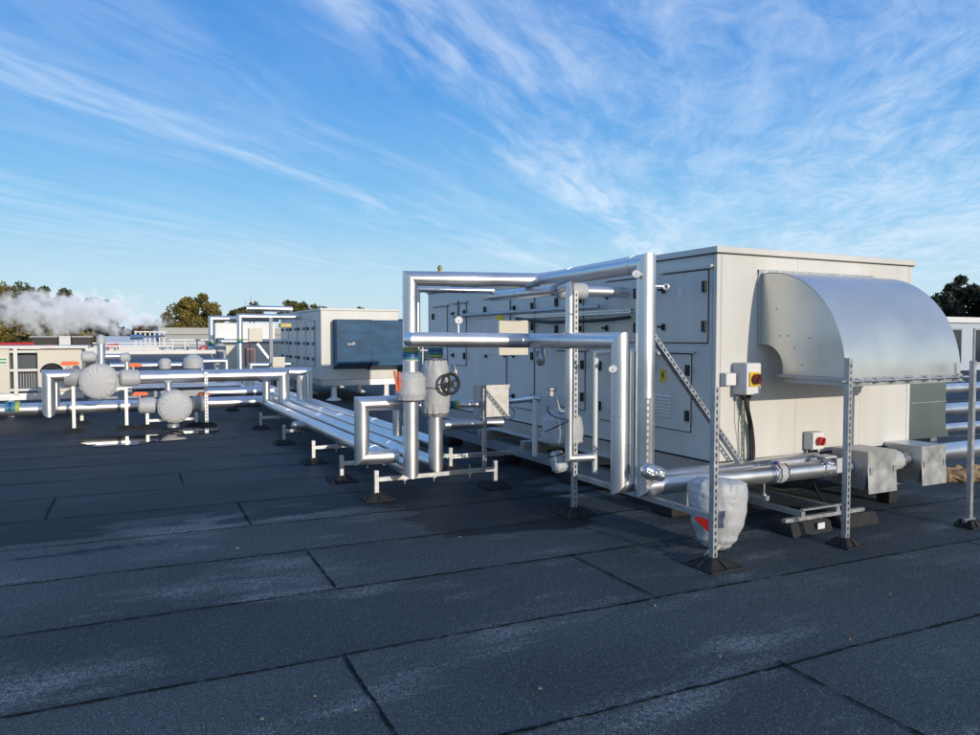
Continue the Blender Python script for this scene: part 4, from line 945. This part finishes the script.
for xx in (.41, 1.22):
    m = MB(); m.box(xx - .026, xx + .026, 14.37, 14.42, .05, .40); m.build('leg', 'galv', t); foot_pad(t, xx, 14.4, .16)
m = MB(); m.bar((.437, 14.395, .13), (1.193, 14.395, .13), .04, .045); m.build('crossbar', 'galv', t)
# second line of pipework behind
pipe([(-.2, 17.2, 1.02), (1.25, 17.2, 1.02)], .06, 'thin white pipe behind the upper pipe, level with it', group=gl, pitch=0, n=16)
jacket((.84, 17.0, .93), (.84, 17.0, 1.17), [(0, .07), (.1, .12), (.8, .12), (1., .07)], 'small upright grey jacket behind the upper pipe', 60, .06, group=gsm)
jacket((1.40, 17.0, .92), (1.40, 17.0, 1.25), [(0, .12), (.1, .20), (.7, .20), (.9, .12), (1., .06)], 'bell-shaped grey jacket behind the upper pipe', 61, .06, group=gsm)
pipe([(.2, 16.6, .58), (2.3, 16.6, .58)], .07, 'thin silver pipe low behind the lower round pump jacket', group=gl, pitch=0, n=16)
m = MB(); m.bar((-.6, 17.1, .55), (.6, 17.1, .55), .05, .06); m.bar((-.6, 17.1, .32), (.6, 17.1, .32), .05, .05); m.build('support_bars', 'galv', label='pair of galvanised bars low behind the pump jackets', cat='support frame')
# cream cabinet with an opening at the left edge
t = thing('ventilation_cabinet', 'long cream ventilation cabinet with dark louvred opening at the left edge', 'cabinet', (-2.2, 17.9, 0))
m = MB(); m.box(-7.2, -2.0, 17.6, 19.4, .48, 1.38); m.build('casing', 'cream', t, bev=.01)
m = MB(); m.box(-1.52, -.72, 17.6, 19.4, .48, 1.36); m.build('casing', 'cream', t, bev=.01)
m = MB(); m.box(-1.999, -1.521, 17.9, 19.3, .50, 1.35); m.build('inner_wall', 'dark_panel', t)
for z in (.52, .92, 1.30):
    m = MB(); m.box(-1.998, -1.522, 17.62, 17.72, z, z + .05); m.build('frame_bar', 'panel_white', t)
m = MB()
for i in range(9): m.box(-1.94 + i * .048, -1.925 + i * .048, 17.80, 17.82, .575, .90)
m.build('louvre', 'far_grey', t)
m = MB(); m.box(-1.93, -1.86, 17.56, 17.595, .45, 1.42); m.build('corner_post', 'panel_white', t)
m = MB(); m.box(-7.3, -.6, 17.55, 19.45, 1.385, 1.44); m.build('roof_cap', 'panel_white', t)
m = MB(); m.box(-7.2, -.7, 17.62, 17.7, .34, .475); m.build('base_rail', 'galv_paint', t)
for x in (-6, -4, -2, -.9):
    m = MB(); m.box(x - .05, x + .05, 17.7, 17.8, 0, .3395); m.build('leg', 'galv_paint', t)
m = MB(); m.box(-2.22, -2.04, 17.590, 17.5985, 1.07, 1.21); st = m.build('sticker', 'white_plastic', t)
m = MB(); m.box(-2.21, -2.05, 17.586, 17.5895, 1.09, 1.125); m.box(-2.21, -2.05, 17.586, 17.5895, 1.155, 1.19); m.build('green_stripe', 'green', st)
# low dark-blue collector with white frame
t = thing('roof_light', 'low dark blue roof light with white frame behind the pump jackets', 'roof light', (1.2, 22, 0))
m = MB(); m.poly([(-.6, 21.8, .0), (-.6, 21.8, .72), (-.6, 22.9, 1.14), (-.6, 23.2, 1.14), (-.6, 23.2, 0)], (3.0, 0, 0)); m.build('casing', 'far_grey', t)
m = MB(); m.poly([(-.55, 21.805, .735), (-.55, 22.85, 1.132), (-.55, 22.845, 1.146), (-.55, 21.80, .749)], (2.9, 0, 0)); m.build('pane', 'dark_panel', t)
m = MB(); m.box(-.7, 2.5, 22.86, 23.25, 1.142, 1.25); m.build('frame', 'panel_white', t)
# things beside the far edge of the roof
t = thing('duct', 'long white horizontal duct on legs behind the cream cabinet', 'duct', (-1, 27, 0))
m = MB(); m.box(-9, 2.4, 27, 27.5, 1.14, 1.30); m.build('casing', 'panel_white', t)
for x in (-6, -3.2, -.4, 2.2):
    m = MB(); m.box(x - .05, x + .05, 27.2, 27.3, 0, 1.139); m.build('leg', 'galv_paint', t)
for (x0, x1, mt, lb) in ((-3.05, -2.15, 'dark', 'black plant box left of the white one on the far roof'), (-2.12, -1.72, 'far_white', 'white plant box between two black boxes'), (-1.69, -1.0, 'dark', 'black plant box right of the white one on the far roof')):
    m = MB(); m.box(x0, x1, 33, 34, .2, 1.62); b_ = m.build('plant_box', mt, label=lb, cat='plant box', group='plant boxes on the far roof', bev=.02)
    m = MB(); m.box(x0 - .03, x1 + .03, 32.97, 34.03, 1.622, 1.68); m.build('lid', 'far_grey' if mt == 'dark' else mt, b_)
    m = MB(); m.box(x0 + .05, x1 - .05, 33.1, 33.9, 0, .1995); m.build('plinth', 'galv_paint', b_)
t = thing('guard_rail', 'white metal guard rail along the far roof edge', 'railing', (0, 42, 0))
for i in range(16):
    m = MB(); x = -12 + i * 1.9; m.box(x - .03, x + .03, 41.97, 42.03, .0, 1.36); m.build('upright', 'far_white', t)
for z in (1.34, .85):
    m = MB(); m.bar((-13, 41.9, z), (18, 41.9, z), .06, .06); m.build('rail', 'far_white', t)
t = thing('pipe_rack', 'white upright bars with blue pipes at the far roof edge', 'pipe rack', (1.0, 32, 0))
for i in range(7):
    m = MB(); x = .55 + i * .17; m.box(x - .028, x + .028, 32, 32.06, 0, 1.88 - (.02 * (i % 2))); m.build('bar', 'far_white', t)
m = MB(); m.tube([(.35, 31.93, 1.64), (.80, 31.93, 1.65)], .10, 12); m.tube([(.80, 31.93, 1.65), (1.6, 31.93, 1.69)], .035, 12); m.build('blue_pipe', 'blue', t)
m = MB(); m.bar((.5, 31.97, 1.84), (1.65, 31.97, 1.84), .05, .05); m.build('top_bar', 'far_white', t)
m = MB(); m.box(.25, .75, 29.5, 29.9, .4, 1.12); b_ = m.build('yellow_box', mat('paleyellow', (.60, .55, .22), .6), label='pale yellow box below the white upright bars', cat='box', bev=.02)
m = MB(); m.box(.3, .7, 29.55, 29.85, 0, .3995); m.build('plinth', 'galv_paint', b_)
for (x0, x1, y, h, lb) in ((-.6, 1.3, 24.6, 1.34, 'thin white tubular frame behind the round pump jackets, left one'), (1.5, 2.6, 25.6, 1.52, 'thin white tubular frame left of the silver portals, right one')):
    t = thing('tubular_frame', lb, 'frame', (x0, y, 0), 'thin white frames on the far roof')
    n_ = 4
    for q in range(n_):
        m = MB(); xx = x0 + (x1 - x0) * q / (n_ - 1); m.box(xx - .022, xx + .022, y - .022, y + .022, 0, h); m.build('upright', 'far_white', t)
    for zz in (h + .022, h * .62):
        m = MB(); m.bar((x0 - .1, y - .045, zz), (x1 + .1, y - .045, zz), .044, .044); m.build('rail', 'far_white', t)
def red_standpipe(x, y, h, label):
    t = thing('red_standpipe', label, 'standpipe', (x, y, 0), 'thin red standpipes on the far roof')
    m = MB(); m.tube([(x, y, 0), (x, y, h), (x + .28, y, h + .02), (x + .28, y, h - .15)], .025, 8, caps=True); m.build('pipe', 'red', t)
    m = MB(); m.ring((x, y - .05, h - .35), (0, 1, 0), .09, .022, 14, 6); m.build('wheel', 'red', t)
red_standpipe(-2.15, 26.4, 1.36, 'red standpipe above the cream cabinet at the left')
red_standpipe(-.35, 26.5, 1.38, 'red standpipe left of the short upright pipe cap')
red_standpipe(.32, 27.8, 1.12, 'short red standpipe beside the pale yellow box')
m = MB(); m.tube([(-8, 31, 1.34), (-2.8, 31, 1.40), (-2.8, 31.0, 0)], .05, 8); m.tube([(-8, 31, 1.64), (-4.1, 31, 1.64), (-4.1, 31, 1.36)], .035, 8); m.build('red_pipe', 'red', label='long red fire pipe along the far roof at the left edge', cat='pipe')
t = thing('plant_shed', 'low grey shed with flat roof beyond the roof edge', 'shed', (8, 70, -6.6))
m = MB(); m.box(3, 22, 66, 78, -6.6, 1.9); m.build('wall', 'far_grey', t)
m = MB(); m.box(2.8, 22.2, 65.8, 78.2, 1.902, 2.45); m.build('roof', mat('shed_roof', (.42, .42, .40), .7), t)
t = thing('plant_shed', 'white low shed with pitched pale roof left of the grey shed', 'shed', (.6, 70, -6.6))
m = MB(); m.box(-1.2, 2.5, 64, 76, -6.6, 1.0); m.build('wall', 'far_white', t)
m = MB(); m.poly([(-1.4, 63.7, 1.0), (-1.4, 70, 1.75), (-1.4, 76.3, 1.0)], (4.1, 0, 0)); m.build('roof', 'far_white', t)

# ------------------------------------------------------------------ trees
def tree(x, y, h, clumps, mt, label, seed, n=5200, leaf=.21, base=-6.6, cat='tree', twigs=()):
    t = thing('tree', label, cat, (x, y, base), 'trees beyond the roof'); r = random.Random(seed)
    m = MB(); top = base + (h - base) * .6
    m.lathe((x, y, base), (x + .3, y, top), [(0, .55), (.5, .36), (1, .18)], 10)
    for (cx, cy, cz, rx, ry, rz) in clumps:
        a = V((x + .2, y, base + (top - base) * (.55 + .35 * r.random()))); b = V((x + cx, y + cy, cz))
        m.lathe(a, b, [(0, .17), (1, .05)], 7)
    for tw in twigs: m.lathe((x + tw[0] * .4, y, tw[2] - 3.), (x + tw[0], y, tw[2]), [(0, .05), (1, .02)], 5)
    m.build('trunk', 'bark', t)
    c = MB(); vol = sum(k[3] * k[4] * k[5] for k in clumps); vs = []; fs = []
    for (cx, cy, cz, rx, ry, rz) in clumps:
        cnt = int(2.1 * n * rx * ry * rz / vol)
        subs = [(V((r.gauss(0, 1), r.gauss(0, 1), r.gauss(0, 1))).normalized() * (.55 + .5 * r.random()), .22 + .24 * r.random()) for _ in range(16)]
        for i in range(cnt):
            s_, q = subs[i % len(subs)]
            d = V((r.gauss(0, 1), r.gauss(0, 1), r.gauss(0, 1))).normalized() * (q * (r.random() ** .45))
            p = s_ + d
            p = V((x + cx + p.x * rx, y + cy + p.y * ry, cz + p.z * rz))
            u = V((r.gauss(0, 1), r.gauss(0, 1), r.gauss(0, .7))).normalized(); w_ = u.orthogonal().normalized()
            w_ = (Matrix.Rotation(r.random() * 6.28, 3, u) @ w_); v2 = u.cross(w_)
            k = leaf * (.6 + .8 * r.random()); o = len(vs)
            vs += [p + w_ * k, p + v2 * k * .55, p - w_ * k, p - v2 * k * .55]; fs.append((o, o + 1, o + 2, o + 3))
    c.add(vs, fs); c.build('crown', mt, t)
def at(u, d):                                          # where a sight line at column u lies d metres out
    a = R(26.671) + math.atan((u - 490) / 736); return V((math.sin(a) * d, math.cos(a) * d, 0))
def tr(u, d, h, clumps, mt, label, seed, **k): p = at(u, d); tree(p.x, p.y, h, clumps, mt, label, seed, **k)
# clump: offset across, offset depth, height of centre, radii
tr(47, 118, 10, [(0, 0, 6.4, 3.4, 3, 3.0), (-2.4, 0, 5.0, 3.0, 3, 3.0), (3.0, 1, 5.4, 3.0, 3, 2.4), (5.0, 1, 4.0, 2.4, 3, 2.0), (1, 0, 2.4, 5.5, 3, 3)], 'leaf_green', 'tall olive-green tree rising through the steam plume', 1, n=9500)
tr(8, 112, 8, [(0, 0, 5.2, 3.2, 3, 2.8), (-3.5, 0, 3.8, 3, 3, 3.4), (2.6, 0, 3.0, 3.2, 3, 2.8), (0, 0, 1.6, 4, 3, 2)], 'leaf_olive', 'yellowing tree at the left edge behind the steam', 2, n=7500)
tr(28, 96, 4, [(0, 0, 1.8, 3.4, 2, 1.7), (4, 0, 1.3, 3, 2, 1.5), (-4, 0, 1.9, 3, 2, 1.8)], 'leaf_olive', 'low yellow-green trees under the left end of the steam', 3, n=4200)
tr(92, 104, 4, [(0, 0, 1.5, 4.2, 2, 1.5), (5, 0, 1.5, 3.4, 2, 1.2), (-5, 0, 1.6, 3.4, 2, 1.5), (8, 0, 1.2, 2, 2, 1)], 'leaf_dark', 'dark low trees under the middle of the steam', 4, n=4200)
tr(101, 122, 8, [(0, 0, 6.4, 1.7, 1.5, .9), (.5, 0, 4.6, 1.8, 1.5, 1.2)], 'leaf_green', 'small tree top poking over the steam plume', 5, n=1500)
tr(143, 110, 4, [(0, 0, 2.2, 1.7, 1.5, 1.2), (-1.2, 0, 1.6, 1.2, 1.2, 1.0)], 'leaf_orange', 'orange autumn tree at the right end of the steam', 6, n=1600)
tr(196, 108, 8, [(.4, 0, 5.2, 2.6, 2.4, 2.2), (-1.6, 0, 3.9, 2.6, 2.2, 2.2), (2.0, 0, 4.0, 2.2, 2, 2.0), (0, 0, 2.4, 4.0, 2.2, 2), (-4.2, 0, 2.4, 2.0, 1.5, 1.4)], 'leaf_olive', 'broad olive tree right of the steam, behind the far pipe frames', 7, n=7000)
tr(160, 100, 4, [(0, 0, 1.8, 1.0, 1.0, 1.6)], 'leaf_dark', 'slim dark tree between the steam and the broad olive tree', 8, n=900)
tr(222, 116, 5, [(0, 0, 3.4, 2.6, 2, 1.5)], 'leaf_dark', 'low dark tree top just right of the broad olive tree', 12, n=1400)
tr(250, 116, 7, [(0, 0, 5.6, 1.9, 1.8, 1.0), (-1.8, 0, 5.0, 1.4, 1.4, .8), (.8, 0, 6.2, .9, .9, .7)], 'leaf_green', 'small tree with bare twig tips left of the second unit roof', 9, n=1500, twigs=((.2, 0, 7.9), (-.6, 0, 7.2)))
tr(305, 112, 7, [(-1.2, 0, 6.0, 1.6, 1.6, 1.2), (1.4, 0, 5.6, 1.8, 1.6, .9), (0, 0, 5.0, 3, 2, 1)], 'leaf_green', 'rounded green tree showing above the second unit roof', 10, n=2400)
tr(288, 118, 7, [(0, 0, 6.9, .4, .4, .35)], 'leaf_green', 'thin bare sapling just left of the rounded green tree', 13, n=60, twigs=((0, 0, 7.6), (-.5, 0, 7.3)))
tr(360, 120, 7, [(0, 0, 5.7, 1.1, 1, .8)], 'leaf_green', 'tiny tree top over the right end of the second unit', 11, n=500)
tr(955, 80, 8, [(0, 0, 5.2, 2.4, 2.2, 1.8), (-2.2, 0, 4.4, 1.6, 1.6, 1.7), (3, 0, 4.4, 2.6, 2, 2.0), (0, 0, 3.0, 3.8, 2.2, 1.6)], 'leaf_dark', 'dark broad tree behind the white building on the right', 14, n=5200)
tr(1010, 78, 8, [(0, 0, 4.8, 2.6, 2.2, 1.9), (2.6, 0, 4.4, 2.2, 2, 1.7)], 'leaf_dark', 'dark tree cut by the right edge of the view', 15, n=3000)

# ------------------------------------------------------------------ steam plume
sm_, snt, sb = nt_new('steam'); N, L = snt.nodes.new, snt.links.new
snt.nodes.remove(sb); out = snt.nodes['Material Output']
pv = N('ShaderNodeVolumePrincipled'); pv.inputs['Color'].default_value = (.96, .98, 1., 1); pv.inputs['Anisotropy'].default_value = -.3
tcn = N('ShaderNodeTexCoord')
def sM(op, a, b=None, c=None, clamp=False):
    n = N('ShaderNodeMath'); n.operation = op; n.use_clamp = clamp
    for i, x in enumerate((a, b, c)):
        if x is None: continue
        if isinstance(x, (int, float)): n.inputs[i].default_value = x
        else: L(x, n.inputs[i])
    return n.outputs[0]
ln_ = N('ShaderNodeVectorMath'); ln_.operation = 'LENGTH'; L(tcn.outputs['Object'], ln_.inputs[0])
mp_ = N('ShaderNodeMapping'); mp_.inputs['Scale'].default_value = (9., 2.4, 2.4); L(tcn.outputs['Object'], mp_.inputs[0])
n1 = N('ShaderNodeTexNoise'); n1.inputs['Scale'].default_value = .9; n1.inputs['Detail'].default_value = 5; n1.inputs['Roughness'].default_value = .6; L(mp_.outputs[0], n1.inputs['Vector'])
den = sM('SUBTRACT', sM('MULTIPLY_ADD', n1.outputs['Fac'], 2.6, -.62), ln_.outputs['Value'])
sx_ = N('ShaderNodeSeparateXYZ'); L(tcn.outputs['Object'], sx_.inputs[0])
thin = N('ShaderNodeMapRange'); thin.inputs['From Min'].default_value = -1.; thin.inputs['From Max'].default_value = .25; thin.inputs['To Min'].default_value = .16; thin.inputs['To Max'].default_value = 1.
L(sx_.outputs[0], thin.inputs['Value'])
den = sM('MULTIPLY', sM('MULTIPLY', sM('MULTIPLY', den, 2.4, clamp=True), 1.8), thin.outputs[0])
L(den, pv.inputs['Density']); L(pv.outputs[0], out.inputs['Volume'])
MATS['steam'] = sm_
m = MB(); n = 24
vs, fs = [], []
for j in range(13):
    ph = math.pi * j / 12
    for i in range(n): vs.append((math.sin(ph) * math.cos(6.28319 * i / n), math.sin(ph) * math.sin(6.28319 * i / n), math.cos(ph)))
for j in range(12):
    for i in range(n): fs.append((j * n + i, (j + 1) * n + i, (j + 1) * n + (i + 1) % n, j * n + (i + 1) % n))
m.add(vs, fs, True); st = m.build('steam', 'steam', org=(0, 0, 0), label='white steam plume drifting past the trees on the left', cat='steam', kind='stuff')
pc = at(68, 74); st.location = (pc.x, pc.y, 3.9); st.scale = (9.4, 2.6, 2.6); st.rotation_euler = (0, R(2), R(-26.671 + 29.5))
